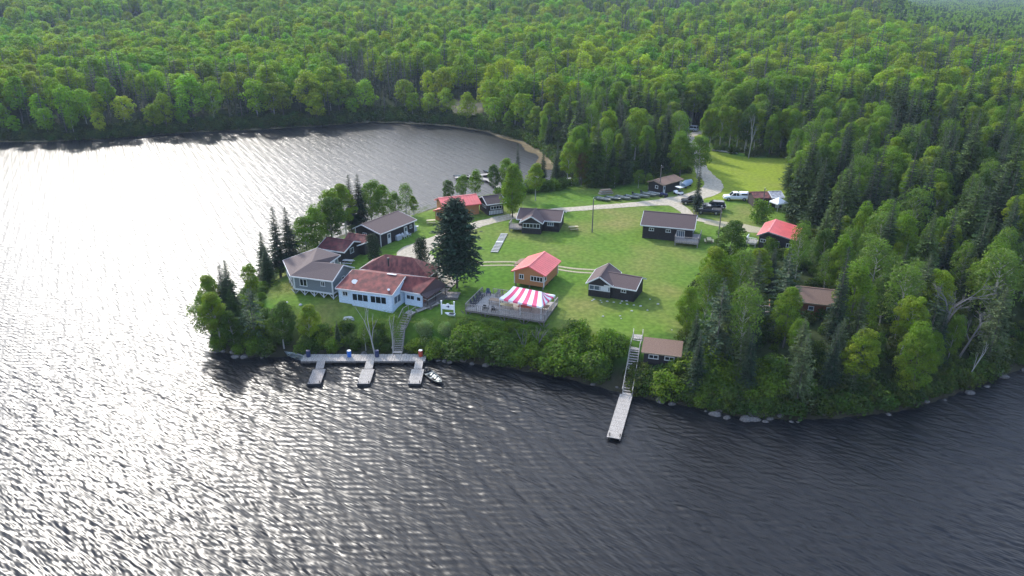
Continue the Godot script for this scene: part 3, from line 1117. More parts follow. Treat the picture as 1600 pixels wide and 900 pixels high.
func deck(t: Node, x: Transform3D, w: float, d: float, h: float, rails: Array, o := {}) -> void:
	var wood: String = o.get("wood", "wood_grey")
	var railm: String = o.get("rail", wood)
	var drop: float = o.get("drop", 1.2)
	var m := MB.new()
	var k := int(d / 0.3)
	for i in k:
		m.box(Vector3(0, h - 0.02, -d / 2 + d * (i + 0.5) / k), Vector3(w, 0.04, d / k - 0.03))
	var b := part("deck_boards", m.mesh(M[wood]), t, x)
	b.set_meta("kind", "stuff")
	for e in [[0.0, d / 2 - 0.03, w, 0.05, 0], [0.0, -d / 2 + 0.03, w, 0.05, 0], [-w / 2 + 0.03, 0.0, 0.05, d - 0.12, 1], [w / 2 - 0.03, 0.0, 0.05, d - 0.12, 1]]:
		var j := MB.new()
		j.box(Vector3(e[0], h - 0.045 - 0.13, e[1]), Vector3(e[2], 0.26, e[3]))
		part("rim_joist", j.mesh(M[o.get("joist", wood)]), t, x)
	var n := maxi(2, int(w / 2.6) + 1)
	for i in n:
		for zz in [-1.0, 1.0]:
			var px := -w / 2 + 0.15 + (w - 0.3) * i / (n - 1)
			var j := MB.new()
			j.box(Vector3(px, h - 0.3 - drop / 2, zz * (d / 2 - 0.16)), Vector3(0.16, drop, 0.16))
			part("post", j.mesh(M[o.get("joist", wood)]), t, x)
			if o.get("brace", false) and zz > 0:
				for s in [-1.0, 1.0]:
					var c := MB.new()
					c.bar(Vector3(px + s * 0.08, h - 1.15, d / 2 - 0.16), Vector3(px + s * 0.85, h - 0.32, d / 2 - 0.16), 0.09, 0.1)
					part("brace", c.mesh(M[o.get("joist", wood)]), t, x)
	var rh := 0.95
	for rl in rails:      # each: [x0, z0, x1, z1]
		var a := Vector3(rl[0], h, rl[1])
		var e := Vector3(rl[2], h, rl[3])
		var len := a.distance_to(e)
		barpart_x("handrail", t, x, a + Vector3(0, rh, 0), e + Vector3(0, rh, 0), 0.12, 0.06, M[railm])
		barpart_x("lower_rail", t, x, a + Vector3(0, 0.14, 0), e + Vector3(0, 0.14, 0), 0.05, 0.06, M[railm])
		var np := maxi(1, int(round(len / 1.9)))
		for i in np + 1:
			var p := a.lerp(e, float(i) / np)
			var j := MB.new()
			j.box(p + Vector3(0, rh / 2 - 0.02, 0), Vector3(0.1, rh - 0.03, 0.1))
			part("rail_post", j.mesh(M[railm]), t, x)
		var bal := MB.new()
		var nb := int(len / 0.30)
		for i in range(1, nb):
			var p := a.lerp(e, float(i) / nb)
			bal.box(p + Vector3(0, rh / 2, 0), Vector3(0.04, rh - 0.1, 0.04))
		var bo := part("balusters", bal.mesh(M[railm]), t, x)
		bo.set_meta("kind", "stuff")

func barpart_x(called: String, t: Node, x: Transform3D, a: Vector3, b: Vector3, w: float, h: float, m_: Material) -> void:
	var m := MB.new()
	m.bar(a, b, w, h)
	part(called, m.mesh(m_), t, x)

func house(called: String, label: String, x: float, z: float, deg: float, y := INF) -> Node3D:
	return thing(called, label, "cabin" if called == "cabin" else called.split("_")[-1], Vector3(x, height(x, z) if y == INF else y, z), deg_to_rad(deg))

func wall_run(m: MB, a: Vector2, b: Vector2, y0: float, ya: float, yb: float, th := 0.14) -> void:
	var dir := (b - a).normalized()
	var nn := Vector2(dir.y, -dir.x) * th / 2
	m.hexa([Vector3(a.x - nn.x, y0, a.y - nn.y), Vector3(a.x + nn.x, y0, a.y + nn.y), Vector3(b.x + nn.x, y0, b.y + nn.y), Vector3(b.x - nn.x, y0, b.y - nn.y),
		Vector3(a.x - nn.x, ya, a.y - nn.y), Vector3(a.x + nn.x, ya, a.y + nn.y), Vector3(b.x + nn.x, yb, b.y + nn.y), Vector3(b.x - nn.x, yb, b.y - nn.y)])

# transform of a wall face that runs from a to b (plan), seen from its right-hand side: u metres from a, at height y
func run_face(a: Vector2, b: Vector2, u: float, y: float, off := 0.07) -> Transform3D:
	var d := (b - a).normalized()
	var xx := Vector3(d.x, 0, d.y)
	var zz := xx.cross(Vector3.UP)
	var p := a + d * u
	return Transform3D(Basis(xx, Vector3.UP, zz), Vector3(p.x, y, p.y) + zz * off)

func poly_roof(t: Node, pts: Array, m_: String, trims := [], th := 0.16) -> Node3D:
	var m := MB.new()
	m.slab(pts, Vector3(0, -th, 0))
	var ro := part("roof", m.mesh(M[m_]), t)
	for e in trims:
		var a: Vector3 = pts[e]
		var b: Vector3 = pts[(e + 1) % pts.size()]
		var mid := Vector3.ZERO
		for p in pts:
			mid += p / pts.size()
		var out := (b - a).cross(Vector3.UP).normalized()
		if out.dot(a - mid) < 0:
			out = -out
		barpart("fascia", ro, a + out * 0.03 + Vector3(0, -0.10, 0), b + out * 0.03 + Vector3(0, -0.10, 0), 0.06, 0.2, M.trim)
	return ro

func make_lodges() -> void:
	# grey bent lodge on posts; its parts are laid out in the lodge's own frame (origin at its base)
	var org := Vector3(-31.5, height(-31.5, -112.0), -112.0)
	var t := thing("lodge", "grey clapboard lodge on white posts with a bent brown shingle roof", "building", org)
	var L2 := func(x: float, z: float) -> Vector2: return Vector2(x + 31.5, z + 112.0)
	var V := func(x: float, y: float, z: float) -> Vector3: return Vector3(x, y, z) - org
	var ey := 7.5
	var ry := 9.1
	var A: Vector3 = V.call(-35.3, ey, -108.2); var B: Vector3 = V.call(-28.0, ey, -105.9); var C: Vector3 = V.call(-25.8, ey, -112.0)
	var K: Vector3 = V.call(-30.4, ey, -114.2); var E: Vector3 = V.call(-29.4, ey, -118.0); var D: Vector3 = V.call(-38.5, ey, -115.4)
	var R1: Vector3 = V.call(-26.85, ry, -109.0); var J: Vector3 = V.call(-32.2, ry, -110.4); var R2: Vector3 = V.call(-33.0, ry, -117.2)
	poly_roof(t, [A, B, R1, J], "shingle_grey", [0, 1])
	poly_roof(t, [R1, C, K, J], "shingle_grey", [0, 1])
	poly_roof(t, [A, J, R2, D], "shingle_grey", [3, 2])
	poly_roof(t, [J, K, E, R2], "shingle_grey", [1, 2])
	var fl := 5.25 - org.y
	var top := ey - org.y - 0.2
	var a: Vector2 = L2.call(-34.9, -108.7); var b: Vector2 = L2.call(-28.3, -106.55); var c: Vector2 = L2.call(-26.3, -112.0)
	var k: Vector2 = L2.call(-30.7, -114.1); var e: Vector2 = L2.call(-29.9, -117.5); var d: Vector2 = L2.call(-38.0, -115.2)
	var runs := [[a, b], [b, c], [c, k], [k, e], [e, d], [d, a]]
	var w := MB.new()
	for r in runs:
		wall_run(w, r[0], r[1], fl, top, top)
	for g in [[b, c, R1], [e, d, R2]]:
		var mid: Vector2 = (g[0] + g[1]) / 2.0
		var ap := Vector2(g[2].x, g[2].z).lerp(mid, 0.8)
		wall_run(w, g[0], ap, top - 0.05, top, g[2].y - 0.22)
		wall_run(w, ap, g[1], top - 0.05, g[2].y - 0.22, top)
	part("wall", w.mesh(M.wall_grey), t)
	for r in runs:
		var f := MB.new()
		wall_run(f, r[0], r[1], fl - 0.28, fl - 0.005, fl - 0.005, 0.2)
		part("floor_beam", f.mesh(M.trim), t)
	for p in [a, b, c, d, e]:
		boxpart("corner_board", t, Vector3(p.x, (fl + top) / 2, p.y), Vector3(0.22, top - fl - 0.01, 0.22), M.trim)
	for r in [[a, b, 5], [b, c, 4], [d, a, 5]]:
		for i in int(r[2]):
			if i == 0 and r[0] != a:
				continue
			var p: Vector2 = r[0].lerp(r[1], float(i) / (int(r[2]) - 1))
			var gy := height(p.x + org.x, p.y + org.z) - org.y - 0.3
			boxpart("post", t, Vector3(p.x, (fl - 0.28 + gy) / 2, p.y), Vector3(0.14, fl - 0.28 - gy, 0.14), M.trim)
			var dir: Vector2 = (r[1] - r[0]).normalized()
			for s in [-1.0, 1.0]:
				barpart("brace", t, Vector3(p.x, fl - 1.0, p.y), Vector3(p.x + dir.x * 0.7 * s, fl - 0.3, p.y + dir.y * 0.7 * s), 0.08, 0.08, M.trim)
	window(t, run_face(a, b, 1.75, fl + 1.15), 1.35, 1.25, 2)
	window(t, run_face(a, b, 5.3, fl + 1.35), 0.75, 0.85, 2)
	window(t, run_face(b, c, 3.0, fl + 1.3), 0.8, 0.9, 1)
	window(t, run_face(b, c, 5.2, fl + 1.3), 0.5, 1.0, 1)
	window(t, run_face(d, a, 1.6, fl + 1.2), 1.3, 1.2, 2)
	window(t, run_face(d, a, 4.4, fl + 1.2), 1.3, 1.2, 2)
	door(t, run_face(k, e, 1.6, fl + 1.0), 0.9, 1.95)
	for p in [k.lerp(c, 0.25), k.lerp(c, 0.5)]:
		boxpart("porch_post", t, Vector3(p.x, top / 2 + 0.2, p.y - 0.6), Vector3(0.12, top + 0.6, 0.12), M.trim)

	# white lodge under red roofs
	org = Vector3(-20.5, 4.0, -107.0)
	t = thing("lodge", "white lodge under a patchy red shingle roof with wide front windows", "building", org)
	L2 = func(x: float, z: float) -> Vector2: return Vector2(x + 20.5, z + 107.0)
	V = func(x: float, y: float, z: float) -> Vector3: return Vector3(x, y, z) - org
	var A1: Vector3 = V.call(-27.5, 6.7, -105.05); var B1: Vector3 = V.call(-18.2, 6.7, -102.2)
	var Q1: Vector3 = V.call(-25.5, 8.3, -108.9); var Q2: Vector3 = V.call(-16.6, 8.3, -105.95)
	poly_roof(t, [A1, B1, Q2, Q1], "shingle_red", [0, 1, 3])
	poly_roof(t, [Q1, Q2, V.call(-15.0, 6.8, -109.6), V.call(-23.5, 6.8, -112.7)], "shingle_red", [3])
	# right wing and its porch
	var W1: Vector3 = V.call(-17.3, 6.55, -104.5); var W2: Vector3 = V.call(-14.1, 6.5, -103.15)
	var W3: Vector3 = V.call(-11.9, 8.15, -105.6); var W4: Vector3 = V.call(-16.7, 8.22, -106.3)
	poly_roof(t, [W1, W2, W3, W4], "shingle_red", [0])
	poly_roof(t, [W4, W3, V.call(-12.2, 6.7, -109.4), V.call(-15.4, 6.7, -110.0)], "shingle_red", [])
	var po := poly_roof(t, [V.call(-14.0, 6.42, -103.2), V.call(-13.0, 6.05, -102.6), V.call(-10.2, 6.3, -107.4), V.call(-11.8, 8.0, -105.7)], "shingle_brown", [], 0.14)
	po.name = "porch_roof"
	# hip roof of the rear hall
	var h0: Vector3 = V.call(-25.3, 6.7, -113.4); var h1: Vector3 = V.call(-13.4, 6.7, -109.6); var h2: Vector3 = V.call(-11.9, 6.7, -114.3); var h3: Vector3 = V.call(-23.8, 6.7, -118.1)
	var r0: Vector3 = V.call(-21.0, 8.9, -114.5); var r1: Vector3 = V.call(-16.4, 8.9, -112.9)
	poly_roof(t, [h0, h1, r1, r0], "shingle_redbrown", [0])
	poly_roof(t, [h1, h2, r1], "shingle_redbrown", [0])
	poly_roof(t, [h2, h3, r0, r1], "shingle_redbrown", [0])
	poly_roof(t, [h3, h0, r0], "shingle_redbrown", [0])
	var ww := MB.new()
	var p0: Vector2 = L2.call(-27.1, -105.5); var p1: Vector2 = L2.call(-25.0, -104.85); var p2: Vector2 = L2.call(-24.85, -104.45); var p3: Vector2 = L2.call(-18.35, -102.45)
	var p4: Vector2 = L2.call(-16.9, -105.6); var p5: Vector2 = L2.call(-16.6, -104.75); var p6: Vector2 = L2.call(-13.9, -103.6); var p7: Vector2 = L2.call(-12.0, -109.2)
	var p8: Vector2 = L2.call(-25.2, -109.3)
	wall_run(ww, p0, p1, 0.05, 2.45, 2.45); wall_run(ww, p1, p2, -0.35, 2.45, 2.45)
	wall_run(ww, p2, p3, -0.75, 2.45, 2.45); wall_run(ww, p3, p4, -0.75, 2.45, 4.0); wall_run(ww, p8, p0, 0.05, 4.0, 2.45)
	wall_run(ww, p4, p5, -0.3, 2.3, 2.3); wall_run(ww, p5, p6, -0.3, 2.3, 2.3); wall_run(ww, p6, p7, -0.3, 2.3, 2.3)
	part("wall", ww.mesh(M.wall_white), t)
	var hm := MB.new()
	var hw0: Vector2 = L2.call(-24.7, -113.4); var hw1: Vector2 = L2.call(-13.9, -110.0); var hw2: Vector2 = L2.call(-12.5, -114.2); var hw3: Vector2 = L2.call(-23.5, -117.6)
	for r in [[hw0, hw1], [hw1, hw2], [hw2, hw3], [hw3, hw0]]:
		wall_run(hm, r[0], r[1], -0.2, 2.55, 2.55)
	part("hall_wall", hm.mesh(M.wall_dark), t)
	window(t, run_face(p0, p1, 1.15, 1.75), 0.95, 0.8, 2, "trim", "glass")
	var u := [1.45, 4.55]
	for q in u:
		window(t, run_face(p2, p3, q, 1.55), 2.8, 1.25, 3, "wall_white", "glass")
	window(t, run_face(p3, p4, 1.35, 1.45), 1.9, 1.3, 2, "trim", "glass_blue")
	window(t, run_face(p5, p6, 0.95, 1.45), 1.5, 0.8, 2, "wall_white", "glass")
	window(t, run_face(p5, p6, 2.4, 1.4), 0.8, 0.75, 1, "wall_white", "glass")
	# roof furniture
	var vent := MB.new()
	vent.tube(V.call(-19.9, 8.3, -110.4), V.call(-19.9, 9.5, -110.4), 0.14, 0.14, 8)
	vent.tube(V.call(-19.9, 9.5, -110.4), V.call(-19.9, 9.75, -110.4), 0.26, 0.18, 8)
	part("chimney", vent.mesh(M.black_plastic), t)
	for s in [[-24.6, 7.28, -106.0, 0.5], [-18.9, 7.1, -103.2, 0.22]]:
		var ds := MB.new()
		ds.tube(V.call(s[0], s[1] - 0.1, s[2]), V.call(s[0] + 0.05, s[1] + 0.16, s[2] + 0.12), s[3] * 0.4, s[3], 10)
		part("roof_vent", ds.mesh(M.trim), t)
	barpart("ridge_flashing", t, V.call(-19.6, 8.36, -106.95), V.call(-18.1, 8.36, -106.45), 0.35, 0.05, M.trim)
	# porch: floor, posts, rail, brown wall behind
	var pf := MB.new()
	pf.slab([V.call(-13.8, 4.75, -103.5), V.call(-12.5, 4.75, -102.9), V.call(-10.3, 4.75, -107.0), V.call(-12.2, 4.75, -108.4)], Vector3(0, -0.9, 0))
	part("porch_floor", pf.mesh(M.wood_old), t)
	for s in [[-13.0, -102.95], [-11.9, -104.7], [-10.6, -107.0]]:
		boxpart("porch_post", t, V.call(s[0], 5.45, s[1]), Vector3(0.13, 1.5, 0.13), M.wood_dark)
	barpart("porch_rail", t, V.call(-12.9, 5.55, -102.9), V.call(-10.6, 5.6, -106.9), 0.1, 0.1, M.wood_pale)
	barpart("porch_rail", t, V.call(-13.7, 5.55, -103.5), V.call(-12.9, 5.55, -102.9), 0.1, 0.1, M.wood_pale)
	var pw := MB.new()
	wall_run(pw, L2.call(-13.75, -103.75), L2.call(-11.9, -108.9), 0.0, 2.35, 3.2, 0.1)
	part("porch_wall", pw.mesh(M.wall_brown), t)

func make_cabins() -> void:
	var t: Node3D
	var I := Transform3D()
	# small dark red cabin behind the grey lodge
	t = house("cabin", "small dark cabin with a dark red roof behind the grey lodge", -31.0, -125.2, -23)
	gable(t, I, 5.9, 6.2, 2.2, 3.35, 0.0, "wall_dark", "shingle_darkred")
	gable(t, Transform3D(Basis(), Vector3(1.6, 0.15, -3.6)), 4.6, 3.4, 2.3, 3.2, 0, "wall_dark", "shingle_redbrown", {"trim": "", "over": 0.3})
	window(t, face("R", 5.06, 5.36, -0.3, 1.6), 1.1, 1.0, 2)
	barpart("eave_brace", t, Vector3(3.2, 2.3, -0.4), Vector3(4.9, 2.75, -2.6), 0.1, 0.16, M.trim)
	# dark hall with two white doors
	t = house("cabin", "long dark cabin with brown roof and two white doors by the dirt lane", -24.6, -135.8, 58.3)
	gable(t, I, 10.8, 7.0, 2.6, 3.75, -0.32, "wall_dark", "shingle_brown", {"corner": "trim"})
	door(t, face("F", 10.0, 6.2, -2.6, 0.95), 0.95, 1.95)
	door(t, face("F", 10.0, 6.2, 2.3, 0.95), 0.95, 1.95)
	window(t, face("L", 9.96, 6.16, -0.8, 1.7), 1.0, 0.7, 2)
	window(t, face("F", 10.0, 6.2, 3.9, 1.5), 0.7, 0.7, 1)
	# red-roofed cabin behind the big spruce
	t = house("cabin", "tan cabin with red metal roof beside the bay, behind the big dark spruce", -11.6, -151.2, 22)
	gable(t, I, 8.4, 6.6, 2.35, 3.6, 0, "wall_orange", "roof_metal_red", {"trim": "roof_metal_red", "ribs": true})
	var xw := Transform3D(Basis(Vector3.UP, deg_to_rad(-140)), Vector3(-3.0, -0.1, 3.0))
	gable(t, xw, 5.2, 4.2, 2.0, 2.8, 0, "wall_orange", "roof_metal_red", {"trim": "roof_metal_red", "over": 0.3})
	window(t, xw * face("R", 4.6, 3.6, 0.0, 1.25), 2.9, 0.75, 5)
	window(t, face("R", 7.56, 5.76, 0.4, 1.3), 1.0, 0.8, 2)
	# small brown porch cabin
	t = house("cabin", "small dark cabin with a white screened porch beside the bay", -4.4, -151.6, 24)
	gable(t, I, 4.4, 5.6, 2.5, 3.75, 0.1, "wall_dark", "shingle_brown")
	window(t, face("L", 3.56, 4.76, 0.2, 1.55), 2.2, 0.6, 3)
	window(t, face("F", 3.56, 4.76, 0.1, 1.55), 2.6, 0.75, 4)
	for i in 9:
		boxpart("porch_slat", t, Vector3(-1.4 + 0.35 * i, 0.55, 2.45), Vector3(0.24, 0.85, 0.05), M.trim)
	# cabin with a front gable and deck at its left
	t = house("cabin", "dark cabin with glazed front gable and a grey deck at its left", 6.0, -142.3, -12.6)
	gable(t, I, 9.0, 7.0, 2.2, 3.5, 0, "wall_dark", "shingle_brown")
	var gx := t.transform.affine_inverse() * Transform3D(Basis(Vector3.UP, deg_to_rad(-101)), Vector3(4.3, t.position.y, -139.9))
	gable(t, gx, 6.0, 4.6, 2.25, 3.6, 0, "wall_dark", "shingle_brown", {"over": 0.4})
	window(t, gx * face("R", 5.2, 3.8, 0.0, 1.55), 3.4, 0.95, 5)
	window(t, face("F", 8.16, 6.16, 2.35, 1.45), 1.3, 0.8, 3, "trim", "glass_blue")
	deck(t, Transform3D(Basis(), Vector3(-4.3, 0, 3.6)), 2.8, 2.6, 0.75, [[-1.35, 1.25, 1.35, 1.25], [-1.35, -1.2, -1.35, 1.25]], {"wood": "wood_grey"})
	var ant := MB.new()
	ant.tube(Vector3(-3.9, 3.4, 0), Vector3(-3.9, 4.9, 0), 0.03, 0.03, 5)
	part("aerial", ant.mesh(M.chrome), t)
	# long cabin by the parking
	t = house("cabin", "long dark cabin with a grey deck at its right, below the parked cars", 30.8, -137.0, -17.5)
	gable(t, I, 10.2, 7.9, 2.7, 4.43, 0, "wall_dark", "shingle_brown")
	window(t, face("F", 9.36, 7.06, -3.0, 1.85), 0.95, 0.62, 2)
	window(t, face("F", 9.36, 7.06, 0.2, 1.85), 0.95, 0.62, 2)
	window(t, face("F", 9.36, 7.06, 2.55, 1.45), 1.5, 1.45, 4, "trim", "glass_blue")
	window(t, face("R", 9.36, 7.06, -1.0, 1.6), 0.9, 0.7, 1)
	deck(t, Transform3D(Basis(), Vector3(3.9, 0, 4.8)), 4.4, 2.5, 0.75, [[-2.15, 1.2, 2.15, 1.2], [2.15, -1.2, 2.15, 1.2], [-2.15, -1.1, -2.15, 1.2]], {"wood": "wood_grey"})
	deck(t, Transform3D(Basis(), Vector3(5.5, 0, 1.9)), 1.5, 3.0, 0.74, [[0.7, -1.4, 0.7, 1.4]], {"wood": "wood_grey"})
	var st := MB.new()
	st.tube(Vector3(4.4, 3.9, -0.6), Vector3(4.4, 5.1, -0.6), 0.09, 0.09, 6)
	part("stove_pipe", st.mesh(M.chrome), t)
	# orange cabin on posts
	t = house("cabin", "orange cabin with bright red metal roof behind the striped tent", 4.1, -114.04, -112.6)
	gable(t, I, 7.6, 5.95, 2.65, 3.95, 0, "wall_orange", "roof_metal_red", {"trim": "roof_metal_red", "ribs": true, "floor": 0.45, "corner": "trim"})
	window(t, face("R", 6.76, 5.11, -1.35, 1.75), 0.85, 0.85, 2)
	window(t, face("R", 6.76, 5.11, 1.32, 1.72), 2.15, 0.9, 4)
	window(t, face("B", 6.76, 5.11, -2.7, 1.7), 0.9, 0.8, 1)
	for px in [-3.2, -1.1, 1.1, 3.25]:
		for pz in [-2.4, 0.0, 2.4]:
			boxpart("post", t, Vector3(px, 0.05, pz), Vector3(0.2, 0.8, 0.2), M.wood_old)
	var pr := MB.new()
	pr.slab([Vector3(-3.6, 2.45, 2.95), Vector3(-0.6, 2.45, 2.95), Vector3(-0.6, 2.05, 4.4), Vector3(-3.6, 2.05, 4.4)], Vector3(0, -0.1, 0))
	part("porch_roof", pr.mesh(M.roof_tan), t)
	for px in [-3.4, -0.8]:
		boxpart("porch_post", t, Vector3(px, 0.85, 4.25), Vector3(0.12, 2.4, 0.12), M.trim)
	# dark cabin with glazed gable
	t = house("cabin", "low dark lawn cabin with a wide white-framed window in its gable", 17.2, -109.2, -26)
	var mx := Transform3D(Basis(), Vector3(0.7, 0, 0.2))
	gable(t, mx, 6.2, 5.6, 2.15, 3.25, -0.1, "wall_dark", "shingle_brown")
	var wx := t.transform.affine_inverse() * Transform3D(Basis(Vector3.UP, deg_to_rad(-110)), Vector3(14.9, t.position.y, -110.1))
	gable(t, wx, 6.6, 4.3, 2.25, 3.6, 0, "wall_dark", "shingle_brown", {"over": 0.35})
	window(t, wx * face("R", 5.9, 3.6, 0.0, 1.5), 3.4, 0.85, 4, "trim", "glass_blue")
	var cx := wx * face("R", 5.9, 3.6, 0.45, 1.5)
	boxpart("curtain", t, cx * Vector3(0.35, 0, 0.026), Vector3(1.3, 0.62, 0.012), M.curtain, cx.basis)
	window(t, mx * face("F", 5.36, 4.76, 0.95, 1.5), 0.85, 0.55, 2)
	# dark cabin with red roof at the edge of the wood
	t = house("cabin", "dark cabin with red metal roof and small white deck beside the wood", 50.64, -131.68, -117.5)
	gable(t, I, 8.8, 7.0, 2.5, 3.5, 0.45, "wall_dark", "roof_metal_red", {"trim": "trim_grey", "ribs": true})
	window(t, face("R", 7.96, 6.16, -2.3, 1.5), 0.95, 0.65, 2)
	window(t, face("R", 7.96, 6.16, -0.1, 1.15), 1.35, 1.3, 2, "trim", "glass_blue")
	window(t, face("R", 7.96, 6.16, 2.3, 1.25), 0.95, 0.75, 2)
	deck(t, Transform3D(Basis(), Vector3(2.8, 0, 4.4)), 2.4, 1.9, 0.75, [[1.15, -0.9, 1.15, 0.9], [-1.1, 0.9, 1.15, 0.9]], {"wood": "wood_pale", "rail": "trim"})
	# cabin hidden among the trees
	t = house("cabin", "rust-brown cabin with faded red roof half hidden among the trees on the right", 46.5, -102.4, -18)
	gable(t, I, 6.4, 6.2, 2.4, 3.7, 0, "wall_brown", "roof_tan", {"trim": "wood_tan"})
	window(t, face("F", 5.56, 5.36, 1.7, 1.25), 1.0, 1.2, 1, "trim", "glass_blue")
	window(t, face("F", 5.56, 5.36, -0.9, 1.4), 0.8, 0.7, 1, "trim", "glass_blue")
	t = thing("deck", "small grey timber deck among the birches beside the hidden cabin", "deck", on(37.2, -101.4), deg_to_rad(-15))
	deck(t, I, 3.6, 2.6, 0.95, [[-1.7, 1.2, 1.7, 1.2], [-1.7, -1.2, -1.7, 1.2]], {"wood": "wood_pale"})
	boxpart("privacy_panel", t, Vector3(1.72, 1.5, -0.4), Vector3(0.08, 1.1, 1.4), M.wall_orange)
	# boathouse at the head of the right-hand stairs
	t = house("boathouse", "small dark boathouse with flat tan roof at the head of the right-hand stairs", 20.3, -88.2, -15)
	var wl := MB.new()
	wl.loft([[Vector3(-2.3, -1.6, 1.3), Vector3(-2.3, 1.75, 1.3), Vector3(-2.3, 2.25, -1.3), Vector3(-2.3, -1.6, -1.3)], [Vector3(2.3, -1.6, 1.3), Vector3(2.3, 1.75, 1.3), Vector3(2.3, 2.25, -1.3), Vector3(2.3, -1.6, -1.3)]])
	part("wall", wl.mesh(M.wall_dark), t)
	var rf := MB.new()
	rf.slab([Vector3(-2.65, 1.86, 1.75), Vector3(2.65, 1.86, 1.75), Vector3(2.65, 2.5, -1.6), Vector3(-2.65, 2.5, -1.6)], Vector3(0, -0.12, 0))
	part("roof", rf.mesh(M.roof_tan), t)
	barpart("fascia", t, Vector3(-2.65, 1.78, 1.79), Vector3(2.65, 1.78, 1.79), 0.06, 0.18, M.wood_tan)
	window(t, face("F", 4.6, 2.6, -1.0, 1.1), 1.3, 0.62, 2)
	window(t, face("F", 4.6, 2.6, 1.1, 1.1), 1.3, 0.62, 2)
	# sheds by the yard
	t = house("shed", "dark workshop shed with low brown roof and a white door behind the row of boats", 36.3, -169.4, 43.4)
	gable(t, I, 8.2, 4.6, 2.3, 2.95, -0.2, "wall_dark", "roof_tan", {"trim": "wood_tan", "over": 0.3})
	door(t, face("F", 7.6, 4.0, -3.2, 0.95), 0.8, 1.9, "trim", true)
	door(t, face("F", 7.6, 4.0, 3.3, 0.95), 0.7, 1.9, "trim", false)
	window(t, face("L", 7.6, 4.0, 0.3, 1.45), 0.8, 0.7, 1)
	t = house("shed", "dark shed with red and grey roof and a white door behind the white pickup", 55.7, -156.6, 3)
	gable(t, Transform3D(Basis(), Vector3(-1.35, 0, 0)), 3.7, 4.6, 2.2, 3.0, 0, "wood_dark", "shingle_redbrown", {"trim": "", "over": 0.25})
	gable(t, Transform3D(Basis(), Vector3(1.9, 0, 0.5)), 2.8, 4.6, 2.4, 3.2, 0, "wall_dark", "roof_metal_grey", {"trim": "trim", "over": 0.25})
	door(t, face("F", 0, 4.1, 2.0, 0.95) * Transform3D(Basis(), Vector3(0, 0, 0.5)), 0.9, 1.9, "trim", false)

# ---------------------------------------------------------------- docks, stairs, yard things
func planks(t: Node, a: Vector3, b: Vector3, width: float, step: float, m_: Material, called := "plank") -> void:
	var f := (b - a)
	var len := f.length()
	f = f.normalized()
	var side := f.cross(Vector3.UP).normalized()
	var n := int(round(len / step))
	var mesh := bxm(Vector3(len / n - 0.035, 0.06, width), m_)
	var up := side.cross(f)
	for i in n:
		var p := a + f * (len * (i + 0.5) / n)
		part(called, mesh, t, Transform3D(Basis(f, up, side).rotated(Vector3.UP, 0.006 * sin(i * 3.7)), p + Vector3(0, 0.008 * sin(i * 2.3), 0)))

